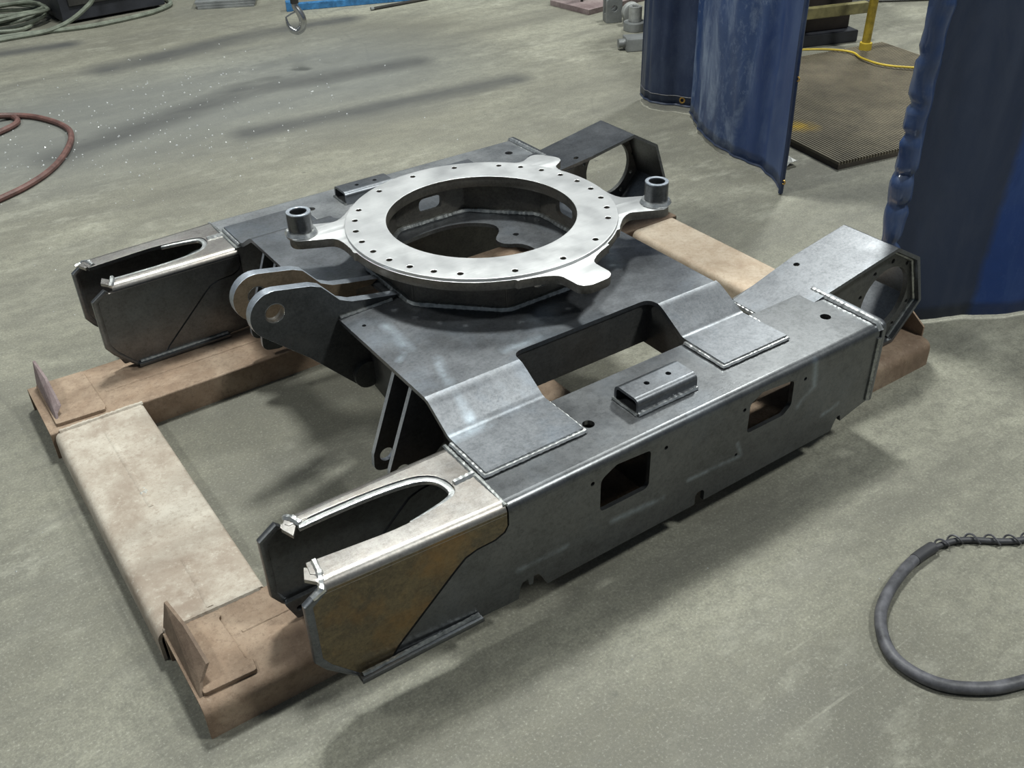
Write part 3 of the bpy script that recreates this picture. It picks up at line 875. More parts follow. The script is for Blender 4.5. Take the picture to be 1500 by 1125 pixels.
# --- mounting ring: lugged plate, raised milled face, bosses
def ring_outline():
    R = 0.327
    lugs = [(math.radians(154.6), 0.452, 0.044), (math.radians(-27.0), 0.452, 0.044), (math.radians(-87.0), 0.422, 0.046), (math.radians(31.0), 0.412, 0.046)]
    n = 720
    out = []
    for i in range(n):
        a = 2 * PI * i / n
        r = R
        for la, rt, hw in lugs:
            d = (a - la + PI) % (2 * PI) - PI
            if abs(d) > 0.6:
                continue
            # lug in local coordinates: end rounded, flared root
            best = R
            rr = rt
            while rr > R:
                t = rr * math.sin(d); s_ = rr * math.cos(d)
                # half width as function of distance s_
                k = max(0.0, min(1.0, (s_ - (R - 0.02)) / 0.055))
                w = hw + 0.085 * (1 - k) ** 2.2
                # rounded end
                e = rt - s_
                cr = 0.028
                if e < cr:
                    w = w - cr + math.sqrt(max(0, cr * cr - (cr - e) ** 2))
                if abs(t) <= w:
                    best = rr
                    break
                rr -= 0.0012
            r = max(r, best)
        out.append((r * math.cos(a), r * math.sin(a)))
    return out
bolt_angles = []
a = 48.09
for st in [11.25] * 8 + [22.5] * 4 + [11.25] * 8 + [22.5] * 4:
    bolt_angles.append(math.radians(a))
    a -= st
bolts = [circle(0.30 * math.cos(q), 0.30 * math.sin(q), 0.0066, 12) for q in bolt_angles]
lower = plate(ring_outline(), [circle(0, 0, 0.227, 96)] + bolts, 0.021, 0.001, MXY(RB + 0.0105))
me = mesh_from('mounting_ring', [lower])
me.materials.append(M['ring']); me.materials.append(M['tub'])
for p in me.polygons:
    if p.normal.z < 0.4:
        p.material_index = 1
ring = link_mesh('mounting_ring', me, None, frame)
ring['label'] = 'bright lugged steel ring with drilled bolt holes'
face = plate(circle(0, 0, 0.324, 128), [circle(0, 0, 0.2265, 96)] + bolts, 0.009, 0.0022, MXY(RT - 0.0045))
me = mesh_from('milled_face', [face])
me.materials.append(M['ring']); me.materials.append(M['tub'])
for p in me.polygons:
    c = p.center
    if p.normal.z < 0.4 and math.hypot(c.x, c.y) < 0.315:
        p.material_index = 1
link_mesh('milled_face', me, None, ring)
for ang in (154.9, -27.2):
    q = math.radians(ang)
    cx, cy = 0.424 * math.cos(q), 0.424 * math.sin(q)
    zt = 0.531
    bo = plate(circle(cx, cy, 0.0285, 32), [circle(cx, cy, 0.0195, 28)], zt - 0.476, 0.003, MXY((zt + 0.476) / 2))
    b = link_mesh('boss_tube', mesh_from('boss_tube', [bo]), 'side', ring)
    rim = plate(circle(cx, cy, 0.0285, 32), [circle(cx, cy, 0.0195, 28)], 0.004, 0.0015, MXY(zt + 0.001))
    link_mesh('weld_bead', mesh_from('weld_bead', [bead([(cx + 0.029 * math.cos(t), cy + 0.029 * math.sin(t), 0.480) for t in [i * PI / 16 for i in range(32)]], 0.0090, 81, True)]), 'weld', ring)
    link_mesh('boss_rim', mesh_from('boss_rim', [rim]), 'cutedge', ring)

# --- small hat brackets on the beams
def bracket(s):
    y0, y1 = (-0.669, -0.595)
    zt = 0.352
    p = []
    for ya, yb in ((y0, y0 + 0.014), (y1, y1 - 0.014)):
        loop = [(ya, TZ)]
        for k in range(6):
            t = PI / 2 * k / 5
            loop.append((yb + (ya - yb) * math.cos(t), zt - 0.014 + 0.014 * math.sin(t)))
        for k in range(6):
            t = PI / 2 * (5 - k) / 5
            q = (0.014 - 0.0065) / 0.014
            loop.append((yb + (ya - yb) * q * math.cos(t), zt - 0.014 + 0.0075 * math.sin(t)))
        loop.append((yb + (ya - yb) * (0.0075 / 0.014), TZ))
        p.append(extrude_x(loop, -0.078, 0.079, 0.0))
    holes = [(-0.024, -0.630), (0.034, -0.630)]
    p.append(plate([(-0.078, y0 + 0.014), (0.079, y0 + 0.014), (0.079, y1 - 0.014), (-0.078, y1 - 0.014)], [circle(hx, hy, 0.0062, 14) for hx, hy in holes], 0.0065, 0.0, MXY(zt - 0.00325)))
    wb = [bead([(-0.078, y0 - 0.001, TZ + 0.002), (0.079, y0 - 0.001, TZ + 0.002)], 0.0045, 91)]
    wc = [bead([(-0.080, y1 + 0.001, TZ + 0.002), (-0.080, y0 - 0.001, TZ + 0.002)], 0.0040, 92)]
    if s > 0:
        p, wb, wc = mirror_y(p), mirror_y(wb), mirror_y(wc)
    b = link_mesh('hat_bracket', mesh_from('hat_bracket', p), 'scale', frame)
    link_mesh('weld_bead', mesh_from('weld_bead', wb), 'weld', b)
    link_mesh('weld_bead', mesh_from('weld_bead', wc), 'weld2', b)
bracket(-1)
bracket(1)

# --- rear arms: folded strip round a drilled motor plate
def rear_arm(s):
    outer = [(0.425, 0.297), (0.660, 0.338), (0.832, 0.368), (0.932, 0.312), (0.982, 0.172), (0.893, 0.076), (0.600, 0.076)]
    prof = bend_profile(outer, 0.010, (0, 0.008, 0.008, 0.008, 0.008))
    # the top strip has two drilled holes, so it is a plate of its own, joined to the folded end
    p = [extrude_y(bend_profile(outer[1:], 0.010, (0.008, 0.008, 0.008, 0.008)), -0.575, -0.408)]
    L = math.hypot(0.235, 0.041)
    tp = plate([(0, -0.575), (L, -0.575), (L, -0.408), (0, -0.430)], [circle(L * 0.86, -0.440, 0.008, 14)], 0.010, 0.0, MXY(-0.005))
    m = Matrix.Translation((0.425, 0, 0.297)) @ Matrix.Rotation(-math.atan2(0.041, 0.235), 4, 'Y')
    p.append(([tuple(m @ Vector(q)) for q in tp[0]], tp[1]))
    S = (lambda x: mirror_y(x)) if s > 0 else (lambda x: x)
    r = link_mesh('rear_arm', mesh_from('rear_arm', S(p)), 'scale', frame)
    c = (0.842, 0.212)
    mp = [(0.560, 0.084), (0.886, 0.084), (0.971, 0.172), (0.924, 0.305), (0.831, 0.357), (0.560, 0.311)]
    bl = [circle(c[0] + 0.108 * math.cos(t), c[1] + 0.108 * math.sin(t), 0.0062, 10) for t in [0.26 + i * PI / 5 for i in range(10)]]
    mpl = link_mesh('motor_plate', mesh_from('motor_plate', S([plate(mp, [circle(c[0], c[1], 0.090, 48)] + bl, 0.014, 0.001, MXZ(-0.550))])), 'inner', r)
    mpl['label'] = 'drilled plate with a big round hole'
    # inner rim bar
    loop = [(0.700, 0.333), (0.831, 0.355), (0.921, 0.303), (0.967, 0.174), (0.886, 0.088)]
    link_mesh('weld_bead', mesh_from('weld_bead', S([bead([(x, -0.560, z) for x, z in loop], 0.0045, 95)])), 'weld2', r)
    web = [(0.440, 0.120), (0.560, 0.084), (0.600, 0.084), (0.600, 0.318), (0.440, 0.289)]
    link_mesh('web_plate', mesh_from('web_plate', S([plate(web, [], 0.010, 0.0008, MXZ(-0.418))])), 'inner', r)
    link_mesh('weld_bead', mesh_from('weld_bead', S([bead([(0.424, -0.432, 0.290), (0.424, -0.525, 0.290)], 0.006, 96)])), 'weld', r)
rear_arm(-1)
rear_arm(1)

# ------------------------------------------------------------------ blue curtains of the welding booth
def curtain_mesh(plan, z0, z1, nz, wob, seed, n=8):
    pl = catmull([(a, b, 0) for a, b in plan], n)
    V, F = [], []
    w = len(pl)
    for j in range(nz + 1):
        t = j / nz
        z = z0 + (z1 - z0) * t
        for i, p in enumerate(pl):
            a = pl[max(i - 1, 0)]; b = pl[min(i + 1, w - 1)]
            d = (b - a).normalized()
            nr = Vector((-d.y, d.x, 0))
            k = noise.noise(Vector((i * 0.22, z * 1.1, seed))) * wob + noise.noise(Vector((i * 0.7, z * 5, seed + 5))) * wob * 0.25
            q = p + nr * k
            V.append((q.x, q.y, z))
    for j in range(nz):
        for i in range(w - 1):
            F.append((j * w + i, j * w + i + 1, (j + 1) * w + i + 1, (j + 1) * w + i))
    return V, F

def curtain(name, label, plan, z0, z1, mat, wob, seed, hem=True, group=None):
    loc = (plan[0][0], plan[0][1], 0)
    root = empty(name, loc, label, 'curtain', group)
    V, F = curtain_mesh(plan, z0, z1, 40, wob, seed)
    me = mesh_from('curtain_sheet', [(V, F)])
    sh = link_mesh('curtain_sheet', me, mat, root, 60)
    so = sh.modifiers.new('thickness', 'SOLIDIFY')
    so.thickness = 0.004
    so.offset = 0
    w = len(V) // 41
    if hem:
        link_mesh('hem', mesh_from('hem', [tube([V[i] for i in range(w)], 0.006, 6)]), 'vinyl_grey', sh)
    # hanging pipe far above the picture
    topz = z1 + 0.02
    link_mesh('hanging_pipe', mesh_from('hanging_pipe', [tube([(plan[0][0], plan[0][1], topz), (plan[-1][0], plan[-1][1], topz)], 0.02, 10)]), 'dark_metal', root)
    return root, sh, V, w

# right-hand curtain
planR = [(1.034, -0.418), (1.058, -0.436), (1.127, -0.478), (1.200, -0.515), (1.262, -0.540), (1.330, -0.592), (1.440, -0.640), (1.60, -0.700), (1.85, -0.800), (2.2, -0.93)]
cr, crs, Vr, wr = curtain('welding_curtain', 'bright blue vinyl curtain with a rolled crinkled edge behind the rear arm', planR, 0.012, 1.9, 'vinyl_blue', 0.004, 2.0, False)
# rolled edge
pts = []
rnd = random.Random(4)
zs = [0.012 + i * 0.012 for i in range(158)]
V, F = [], []
S_ = 14
for i, z in enumerate(zs):
    c = Vector((1.036, -0.416, z))
    cr_ = 0.0
    for zc in (0.20, 0.265, 0.37, 0.455, 0.56, 0.64, 0.76, 0.90, 1.0, 1.2, 1.4, 1.6):
        cr_ += math.exp(-((z - zc) / 0.010) ** 2)
    for k in range(S_):
        a = 2 * PI * k / S_
        rr = 0.029 * (1 - 0.48 * cr_ * (0.5 + 0.5 * math.sin(a * 1.0 + z * 9))) + 0.009 * noise.noise(Vector((math.cos(a) * 1.3, math.sin(a) * 1.3, z * 13)))
        V.append((c.x + rr * math.cos(a), c.y + rr * math.sin(a), z))
for i in range(len(zs) - 1):
    for k in range(S_):
        l = (k + 1) % S_
        F.append((i * S_ + k, i * S_ + l, (i + 1) * S_ + l, (i + 1) * S_ + k))
F.append(tuple(range(S_)))
link_mesh('rolled_edge', mesh_from('rolled_edge', [(V, F)]), 'vinyl_gloss', cr, 60)
link_mesh('eyelet', mesh_from('eyelet', [tube([(1.425 + 0.008 * math.cos(t), -0.636 + 0.003 * math.cos(t) , 0.075 + 0.008 * math.sin(t)) for t in [i * PI / 6 for i in range(12)]], 0.003, 6, True)]), 'brass', cr)

# middle curtain (worn, curved)
planB = [(1.830, 1.175), (1.765, 1.085), (1.700, 0.985), (1.640, 0.840), (1.612, 0.720), (1.605, 0.610), (1.580, 0.490), (1.512, 0.375)]
cb, cbs, Vb, wb_ = curtain('welding_curtain', 'scuffed blue vinyl curtain bulging forward beside the brown grating', planB, 0.02, 1.9, 'vinyl_worn', 0.016, 7.0)
edge = [(1.508 + 0.003 * math.sin(z * 9), 0.368, z) for z in [0.005 + i * 0.05 for i in range(38)]]
link_mesh('edge_binding', mesh_from('edge_binding', [tube(edge, 0.009, 6)]), 'vinyl_dark', cb)
for (ex, ey, ez) in ((1.512, 0.362, 0.05), (1.512, 0.362, 0.42), (1.512, 0.362, 0.80)):
    link_mesh('eyelet', mesh_from('eyelet', [tube([(ex - 0.006, ey - 0.003 + 0.007 * math.cos(t), ez + 0.007 * math.sin(t)) for t in [i * PI / 5 for i in range(10)]], 0.0028, 6, True)]), 'brass', cb)
# rear curtain
planA = [(1.805, 1.470), (1.765, 1.415), (1.763, 1.350), (1.800, 1.270), (1.868, 1.170), (1.945, 1.075), (2.04, 0.995)]
ca, cas, Va, wa = curtain('welding_curtain', 'dark navy vinyl curtain with stitched hem, leftmost of the blue curtains', planA, 0.03, 1.9, 'vinyl_dark', 0.012, 11.0)
st = [(Vector(Va[i]) + Vector((-0.004, -0.003, 0.040))) for i in range(wa)]
link_mesh('hem_stitching', mesh_from('hem_stitching', [tube(st, 0.0022, 5)]), 'rubber_worn', cas)
link_mesh('eyelet', mesh_from('eyelet', [tube([(1.822 + 0.006 * math.cos(t), 1.228 - 0.008 * math.cos(t), 0.055 + 0.011 * math.sin(t)) for t in [i * PI / 6 for i in range(12)]], 0.004, 6, True)]), 'brass', ca)
edge = [(1.803, 1.472, z) for z in [0.03 + i * 0.05 for i in range(38)]]
link_mesh('edge_binding', mesh_from('edge_binding', [tube(edge, 0.006, 6)]), 'vinyl_grey', ca)

# ------------------------------------------------------------------ things inside the booth
gr = empty('floor_grating', (1.84, 0.40, 0), 'brown ribbed metal floor grating lying between the blue curtains', 'grating')
d2 = Vector((0.985, -0.17, 0)); d1 = Vector((0.15, 0.985, 0))
d2.normalize(); d1 = Vector((-d2.y, d2.x, 0))
K = Vector((1.845, 0.392, 0))
GW, GL = 1.25, 1.15
def gbox(u0, u1, v0, v1, z0, z1):
    V = []
    for z in (z0, z1):
        for u, v in ((u0, v0), (u1, v0), (u1, v1), (u0, v1)):
            q = K + d2 * u + d1 * v
            V.append((q.x, q.y, z))
    return V, [(0, 3, 2, 1), (4, 5, 6, 7), (0, 1, 5, 4), (1, 2, 6, 5), (2, 3, 7, 6), (3, 0, 4, 7)]
link_mesh('base_plate', mesh_from('base_plate', [gbox(0, GW, 0, GL, 0.0, 0.018)]), 'mat_under', gr, 0)
bars = [gbox(u * 0.0139 + 0.001, u * 0.0139 + 0.009, 0, GL, 0.018, 0.030) for u in range(90)]
rb = link_mesh('grating_bars', mesh_from('grating_bars', bars), 'mat', gr, 0)
rb['kind'] = 'stuff'

mach = empty('machine_cabinet', (3.0, 1.7, 0), 'dark brown machine cabinet standing behind the grating', 'cabinet')
def mbox(x0, x1, y0, y1, z0, z1, rot=-0.30, c=(3.25, 1.52, 0), bev=0.006):
    return place(box(x0, x1, y0, y1, z0, z1, bev), c, rot)
link_mesh('body', mesh_from('body', [mbox(-0.80, 0.0, 0.0, 0.7, 0.06, 1.1)]), 'brown_box', mach)
link_mesh('base', mesh_from('base', [mbox(-0.80, 0.03, -0.05, 0.7, 0.0, 0.06)]), 'black_box', mach)
link_mesh('guard_bar', mesh_from('guard_bar', [mbox(-0.80, 0.04, -0.09, -0.05, 0.150, 0.205)]), 'olive', mach)
for xx in (-0.72, -0.35):
    link_mesh('bar_bracket', mesh_from('bar_bracket', [mbox(xx, xx + 0.05, -0.055, 0.005, 0.158, 0.198)]), 'olive', mach)
link_mesh('side_panel', mesh_from('side_panel', [mbox(-0.62, -0.04, -0.012, 0.0, 0.30, 1.0)]), 'black_box', mach)

stand = empty('barrier_post', (3.10, 1.285, 0), 'dirty yellow steel post with a round foot behind the grating', 'post')
link_mesh('pole', mesh_from('pole', [tube([(3.10, 1.285, 0.012), (3.115, 1.27, 1.2)], 0.021, 14)]), 'yellow', stand)
link_mesh('foot', mesh_from('foot', [plate(circle(3.10, 1.285, 0.09, 28), [], 0.014, 0.003, MXY(0.007))]), 'dark_metal', stand)
link_mesh('collar', mesh_from('collar', [plate(circle(3.1008, 1.2842, 0.030, 20), [], 0.05, 0.004, MXY(0.039))]), 'yellow_bright', stand)

cord = catmull([(2.55, 1.53, 0.04), (2.78, 1.47, 0.04), (2.92, 1.38, 0.04), (2.98, 1.27, 0.04), (2.93, 1.16, 0.042), (2.93, 1.02, 0.042), (3.05, 0.86, 0.042), (3.3, 0.6, 0.04)], 8)
o = link_mesh('extension_cord', mesh_from('extension_cord', [tube(cord, 0.0055, 7)]), 'yellow_bright')
top(o, 'thin yellow cord lying across the far end of the grating', 'cord')

mp_ = empty('mesh_panel', (3.9, 1.9, 0), 'grey expanded metal panel leaning behind the yellow post', 'mesh panel')
wires = []
for r_ in range(12):
    z = 0.02 + r_ * 0.035
    pts = []
    for i in range(41):
        s = i / 40
        x = 3.80 + 0.75 * s; y = 2.05 - 0.50 * s
        pts.append((x + r_ * 0.004, y + r_ * 0.006, z + 0.012 * (1 if i % 2 else -1)))
    wires.append(tube(pts, 0.005, 5))
w_ = link_mesh('mesh_wires', mesh_from('mesh_wires', wires), 'grey_plate', mp_)
w_['kind'] = 'stuff'
link_mesh('panel_frame', mesh_from('panel_frame', [tube([(3.80, 2.05, 0.008), (4.55, 1.55, 0.008)], 0.008, 6), tube([(3.80, 2.05, 0.0), (3.85, 2.12, 0.46)], 0.008, 6), tube([(4.55, 1.55, 0.0), (4.60, 1.62, 0.46)], 0.008, 6)]), 'dark_metal', mp_)

# paper scrap beside the worn curtain
bm = bmesh.new()
rnd = random.Random(8)
n = 5
vs = [[bm.verts.new((1.700 + i * 0.016 + rnd.uniform(-0.003, 0.003), 0.515 + j * 0.022 + rnd.uniform(-0.003, 0.003), 0.004 + 0.02 * abs(math.sin(i * 1.3 + j)) + rnd.uniform(0, 0.008))) for j in range(n)] for i in range(n)]
for i in range(n - 1):
    for j in range(n - 1):
        bm.faces.new((vs[i][j], vs[i + 1][j], vs[i + 1][j + 1], vs[i][j + 1]))
me = bpy.data.meshes.new('paper_scrap')
bm.to_mesh(me); bm.free()
o = link_mesh('paper_scrap', me, 'paper', None, 0)
sm = o.modifiers.new('thickness', 'SOLIDIFY'); sm.thickness = 0.0015
top(o, 'small crumpled white paper scrap at the foot of the worn blue curtain', 'paper')

# ------------------------------------------------------------------ parts left on the floor near the curtain
def yaw_place(part, loc, rz):
    return place(part, loc, rz)
bp = empty('base_plate', (2.55, 2.80, 0), 'thick rusty base plate with a curved gusset on the floor beyond the ring', 'steel plate')
link_mesh('slab', mesh_from('slab', [yaw_place(box(0, 0.55, 0, 0.33, 0, 0.030, 0.002), (2.535, 2.775, 0), 0.10)]), 'rust_purple', bp)
gus = [(0, 0), (0.20, 0), (0.18, 0.03), (0.12, 0.05), (0.07, 0.09), (0.04, 0.16), (0.03, 0.24), (0, 0.24)]
g = plate(gus, [], 0.016, 0.001, Matrix(((1, 0, 0, 0), (0, 0, 1, 0), (0, 1, 0, 0), (0, 0, 0, 1))))
link_mesh('gusset', mesh_from('gusset', [yaw_place(g, (2.62, 2.95, 0.030), 0.9)]), 'dark_metal', bp)
link_mesh('upright', mesh_from('upright', [yaw_place(box(-0.05, 0.06, -0.05, 0.05, 0.030, 0.5, 0.004), (2.78, 3.06, 0), 0.4)]), 'grey_plate', bp)

cl = empty('clevis_block', (2.53, 2.56, 0), 'grey drilled clevis block standing on the floor left of the navy curtain', 'steel block')
ck = fillet([(-0.045, 0), (0.045, 0), (0.045, 0.130), (-0.045, 0.130)], [0.004, 0.004, 0.022, 0.022], 5)
for k, dy in enumerate((0.0, 0.055)):
    c_ = plate(ck, [circle(0.0, 0.078, 0.017, 20)], 0.030, 0.002, MXZ(dy))
    link_mesh('cheek', mesh_from('cheek', [place(c_, (2.545, 2.565, 0), -0.42)]), 'grey_plate', cl)
link_mesh('bridge', mesh_from('bridge', [place(box(-0.045, 0.045, 0.015, 0.040, 0, 0.045, 0.002), (2.545, 2.565, 0), -0.42)]), 'grey_plate', cl)

ft = empty('eye_fitting', (2.60, 2.478, 0), 'pale rounded eye fitting between the clevis block and the round flange', 'fitting')
ey = [(0.055 * math.cos(t), 0.062 + 0.055 * math.sin(t)) for t in [i * PI / 14 for i in range(28)]]
e_ = plate(ey, [circle(0.005, 0.07, 0.018, 20)], 0.055, 0.012, MXZ(0))
link_mesh('eye', mesh_from('eye', [place(e_, (2.600, 2.478, 0.0), -0.42)]), 'cast', ft)
link_mesh('foot', mesh_from('foot', [place(box(-0.04, 0.05, -0.027, 0.027, 0.0, 0.03, 0.004), (2.600, 2.478, 0.0), -0.42)]), 'cast', ft)

fg = empty('round_flange', (2.535, 2.372, 0), 'round grey flange with a hub half hidden by the navy curtain', 'flange')
link_mesh('disc', mesh_from('disc', [plate(circle(2.535, 2.372, 0.062, 36), [], 0.045, 0.004, MXY(0.0225))]), 'grey_plate', fg)
link_mesh('hub', mesh_from('hub', [plate(circle(2.540, 2.378, 0.036, 28), [circle(2.540, 2.378, 0.018, 20)], 0.08, 0.004, MXY(0.085))]), 'cast', fg)

sb = empty('pipe_block', (2.30, 2.07, 0), 'small grey steel block with a stub, peeking out left of the navy curtain edge', 'steel block')
link_mesh('block', mesh_from('block', [place(box(0, 0.20, 0, 0.10, 0, 0.065, 0.006), (2.225, 2.07, 0), -0.45)]), 'grey_plate', sb)
link_mesh('stub', mesh_from('stub', [place(tube([(-0.035, 0.05, 0.035), (0.002, 0.05, 0.035)], 0.022, 14), (2.225, 2.07, 0), -0.45)]), 'grey_plate', sb)

# ------------------------------------------------------------------ things at the back left
hk = empty('crane_hook', (0.77, 2.85, 0.19), 'shiny steel crane hook hanging above the floor in front of the blue bar', 'hook')
H0 = Vector((0.770, 2.850, 0.188))
ax = Vector((0.822, -0.569, 0)).normalized()
def hp(u, w):
    return H0 + ax * u + Vector((0, 0, w))
path = [hp(0.012, 0.150), hp(0.012, 0.125), hp(0.030, 0.095), hp(0.040, 0.060), hp(0.032, 0.025), hp(0.006, 0.008), hp(-0.022, 0.018), hp(-0.036, 0.045), hp(-0.040, 0.078)]
hkp = catmull(path, 6)
link_mesh('hook_body', mesh_from('hook_body', [tube(hkp, 0.012, 12, rfun=lambda t: 0.013 + 0.006 * math.sin(PI * min(1, t * 1.25)) - 0.010 * max(0, t - 0.75) / 0.25)]), 'chrome', hk)
link_mesh('swivel', mesh_from('swivel', [tube([hp(0.012, 0.140), hp(0.012, 0.200)], 0.020, 14)]), 'dark_metal', hk)
link_mesh('latch', mesh_from('latch', [tube([hp(0.022, 0.105), hp(-0.010, 0.092), hp(-0.036, 0.078)], 0.004, 8)]), 'chrome', hk)
link_mesh('hoist_rope', mesh_from('hoist_rope', [tube([hp(0.012, 0.195), hp(0.012, 4.5)], 0.009, 8)]), 'dark_metal', hk)

bb = empty('blue_bar', (1.22, 4.03, 0), 'blue painted steel bar lying on the floor behind the crane hook', 'steel bar')
link_mesh('bar', mesh_from('bar', [place(box(0, 0.75, -0.02, 0.02, 0.0, 0.04, 0.004), (1.225, 4.03, 0), -0.35)]), 'blue_paint', bb)
link_mesh('end_plate', mesh_from('end_plate', [place(box(-0.012, 0.02, -0.028, 0.028, 0.0, 0.056, 0.003), (1.225, 4.03, 0), -0.35)]), 'blue_paint', bb)
rd = empty('steel_rod', (1.63, 3.70, 0), 'thin dark steel rod lying on the floor right of the blue bar', 'steel rod')
link_mesh('rod', mesh_from('rod', [tube([(1.625, 3.70, 0.010), (2.10, 3.70, 0.010)], 0.009, 8)]), 'dark_metal', rd)
link_mesh('rod_tip', mesh_from('rod_tip', [tube([(1.610, 3.70, 0.011), (1.628, 3.70, 0.011)], 0.011, 8)]), 'grey_plate', rd)

cab = empty('welder_cabinet', (0.30, 4.7, 0), 'black cabinet standing on the floor in the back left corner', 'cabinet')
link_mesh('body', mesh_from('body', [place(box(0.0, 0.62, 0.0, 0.6, 0.015, 0.75, 0.008), (0.05, 4.580, 0), 0.07)]), 'black_box', cab)
link_mesh('front_panel', mesh_from('front_panel', [place(box(0.05, 0.57, -0.012, 0.0, 0.10, 0.70, 0.004), (0.05, 4.580, 0), 0.07)]), 'dark_metal', cab)
for lx in (0.04, 0.54):
    for ly in (0.04, 0.52):
        link_mesh('foot', mesh_from('foot', [place(box(lx, lx + 0.05, ly, ly + 0.05, 0.0, 0.020, 0.004), (0.05, 4.580, 0), 0.07)]), 'rubber', cab)

stk = empty('sheet_offcut', (0.95, 4.6, 0), 'grey flat steel offcuts stacked right of the black cabinet', 'steel sheet')
for i in range(3):
    link_mesh('sheet', mesh_from('sheet', [place(box(-0.008 * i, 0.34 + 0.006 * i, 0.012 * i, 0.62, 0.013 * i, 0.013 * i + 0.012, 0.001), (0.800, 4.420, 0), -0.46)]), 'grey_plate', stk)
bm_ = empty('channel_offcut', (1.7, 4.4, 0), 'black steel channel lying at the far edge behind the grey offcuts', 'steel channel')
link_mesh('web', mesh_from('web', [place(box(0, 0.75, 0, 0.08, 0.0, 0.02, 0.001), (1.42, 4.55, 0), -0.46)]), 'dark_metal', bm_)
link_mesh('flange', mesh_from('flange', [place(box(0, 0.75, 0.07, 0.085, 0.02, 0.09, 0.001), (1.42, 4.55, 0), -0.46)]), 'dark_metal', bm_)

# cables by the cabinet
rnd = random.Random(3)
loops = []
for k in range(7):
    c = Vector((-0.30 + rnd.uniform(-0.06, 0.06), 4.80 + rnd.uniform(-0.05, 0.05), 0))
    ra = 0.26 + rnd.uniform(-0.06, 0.07); rb2 = 0.17 + rnd.uniform(-0.04, 0.05)
    for i in range(26):
        t = i / 26 * 2 * PI
        loops.append((c.x + ra * math.cos(t), c.y + rb2 * math.sin(t) , 0.012 + 0.014 * k + 0.008 * math.sin(3 * t + k)))
o = link_mesh('cable_coil', mesh_from('cable_coil', [tube(loops, 0.011, 7)]), 'cable_green')
top(o, 'loosely coiled dusty welding cable left of the black cabinet', 'cable')
p = catmull([(-0.75, 4.42, 0.012), (-0.33, 4.45, 0.012), (-0.112, 4.45, 0.014), (0.009, 4.45, 0.034), (0.095, 4.45, 0.067), (0.163, 4.45, 0.106), (0.211, 4.45, 0.143), (0.27, 4.46, 0.23), (0.30, 4.48, 0.40), (0.28, 4.52, 0.62), (0.25, 4.57, 0.775), (0.22, 4.68, 0.775)], 8)
o = link_mesh('looping_cable', mesh_from('looping_cable', [tube(p, 0.013, 8)]), 'cable_green')
top(o, 'grey green cable rising off the floor in front of the black cabinet', 'cable')
p = catmull([(-0.60, 4.52, 0.012), (-0.25, 4.50, 0.012), (0.113, 4.42, 0.012), (0.30, 4.43, 0.012), (0.44, 4.46, 0.012), (0.56, 4.50, 0.014), (0.70, 4.62, 0.014), (0.72, 4.8, 0.014)], 8)
o = link_mesh('floor_cable', mesh_from('floor_cable', [tube(p, 0.014, 8)]), 'cable_green')
top(o, 'dusty cable lying flat along the foot of the black cabinet', 'cable')

# faded red hose at the left edge
p = catmull([(-1.05, 3.02, 0.012), (-0.80, 3.10, 0.012), (-0.64, 3.10, 0.012), (-0.565, 3.04, 0.013), (-0.560, 2.94, 0.014), (-0.640, 2.86, 0.014), (-0.80, 2.78, 0.014), (-0.92, 2.84, 0.014), (-0.86, 3.00, 0.022), (-0.70, 3.04, 0.034), (-0.53, 3.02, 0.014),
              (-0.44, 2.88, 0.012), (-0.40, 2.70, 0.012), (-0.44, 2.52, 0.012), (-0.54, 2.32, 0.012), (-0.66, 2.18, 0.012), (-0.805, 2.085, 0.012), (-1.05, 1.98, 0.012), (-1.4, 1.9, 0.012)], 8)
hs = empty('air_hose', (-0.8, 2.6, 0), 'faded red air hose looping over the floor at the left edge', 'hose')
link_mesh('hose', mesh_from('hose', [tube(p, 0.0125, 9)]), 'hose_red', hs)
link_mesh('coupling', mesh_from('coupling', [tube([(-0.650, 3.095, 0.014), (-0.612, 3.080, 0.014)], 0.018, 10)]), 'chrome', hs)

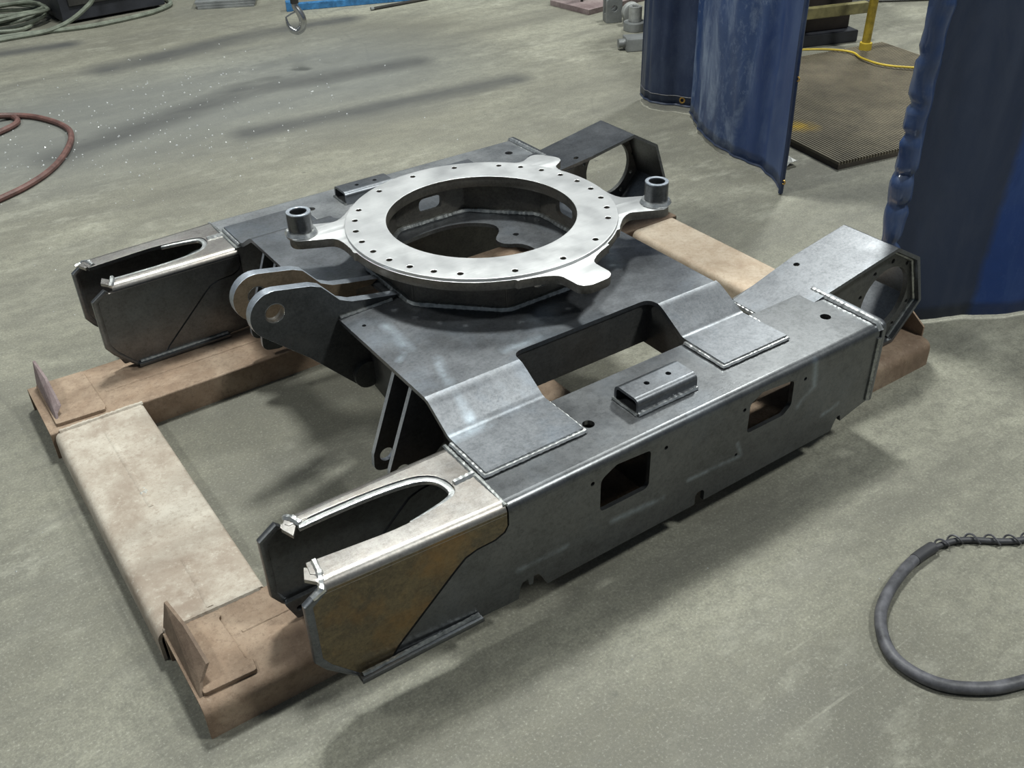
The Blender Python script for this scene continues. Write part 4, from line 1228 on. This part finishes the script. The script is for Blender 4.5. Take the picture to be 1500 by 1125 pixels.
# black welding cable on the right
cpts = [(0.75, -1.20, 0.012), (0.569, -1.172, 0.012), (0.452, -1.091, 0.012), (0.333, -1.079, 0.012), (0.21, -1.107, 0.012), (0.135, -1.15, 0.012), (0.090, -1.217, 0.012), (0.103, -1.294, 0.012), (0.161, -1.351, 0.012), (0.233, -1.384, 0.012), (0.36, -1.42, 0.012), (0.55, -1.44, 0.012)]
wc_ = empty('welding_cable', (0.3, -1.2, 0), 'worn black welding cable curling on the floor at the right edge', 'cable')
pth = catmull(cpts, 12)
cut = 34
link_mesh('cable_jacket', mesh_from('cable_jacket', [tube(pth[cut:], 0.0118, 12)]), 'rubber_worn', wc_)
link_mesh('cable_core', mesh_from('cable_core', [tube([(q.x, q.y, 0.007) for q in pth[:cut + 1]], 0.0068, 10)]), 'rubber', wc_)
hel = []
for i in range(10, cut):
    for k in range(8):
        q = pth[i].lerp(pth[i + 1], k / 8)
        d = (pth[i + 1] - pth[i]).normalized()
        s_ = Vector((-d.y, d.x, 0))
        an = (i + k / 8) * 1.9
        hel.append(Vector((q.x, q.y, 0.0115)) + s_ * (0.0105 * math.cos(an)) + Vector((0, 0, 0.0085 * math.sin(an))))
link_mesh('torn_wrap', mesh_from('torn_wrap', [tube(hel, 0.0022, 5)]), 'rubber_worn', wc_)
link_mesh('torn_jacket', mesh_from('torn_jacket', [tube(pth[cut - 4:cut + 3], 0.0128, 12)]), 'rubber', wc_)

# bright grinding chips strewn over the floor
rnd = random.Random(12)
ch = []
def chip(x, y, z, s):
    a = rnd.uniform(0, 6.28)
    V = [(x + s * math.cos(a), y + s * math.sin(a), z), (x + s * math.cos(a + 2.2), y + s * math.sin(a + 2.2), z), (x + s * math.cos(a + 4.1), y + s * math.sin(a + 4.1), z), (x, y, z + s)]
    return V, [(0, 2, 1), (0, 1, 3), (1, 2, 3), (2, 0, 3)]
for i in range(260):
    ch.append(chip(rnd.gauss(0.0, 0.45), rnd.gauss(2.6, 0.45), 0.0, rnd.uniform(0.0016, 0.0055)))
for i in range(60):
    ch.append(chip(rnd.gauss(-0.5, 0.25), rnd.gauss(2.45, 0.3), 0.0, rnd.uniform(0.0016, 0.005)))
for i in range(200):
    cx_, cy_ = rnd.uniform(-1.3, 1.2), rnd.uniform(-1.4, 3.5)
    if -1.05 < cx_ < 1.0 and -0.66 < cy_ < 0.62:
        continue
    ch.append(chip(cx_, cy_, 0.0, rnd.uniform(0.0008, 0.0026)))
o = link_mesh('metal_chips', mesh_from('metal_chips', ch), 'chips', None, 0)
top(o, 'tiny bright metal grinding chips strewn over the concrete', 'metal chips', None, 'stuff')
# white scrap on the skid
sc_ = [chip(-0.902 + rnd.uniform(-0.010, 0.010), 0.010 + rnd.uniform(-0.012, 0.012), PT, rnd.uniform(0.003, 0.006)) for i in range(5)]
o = link_mesh('white_crumb', mesh_from('white_crumb', sc_), 'paper', None, 0)
top(o, 'small white crumb lying on the front cross beam of the skid', 'crumb')
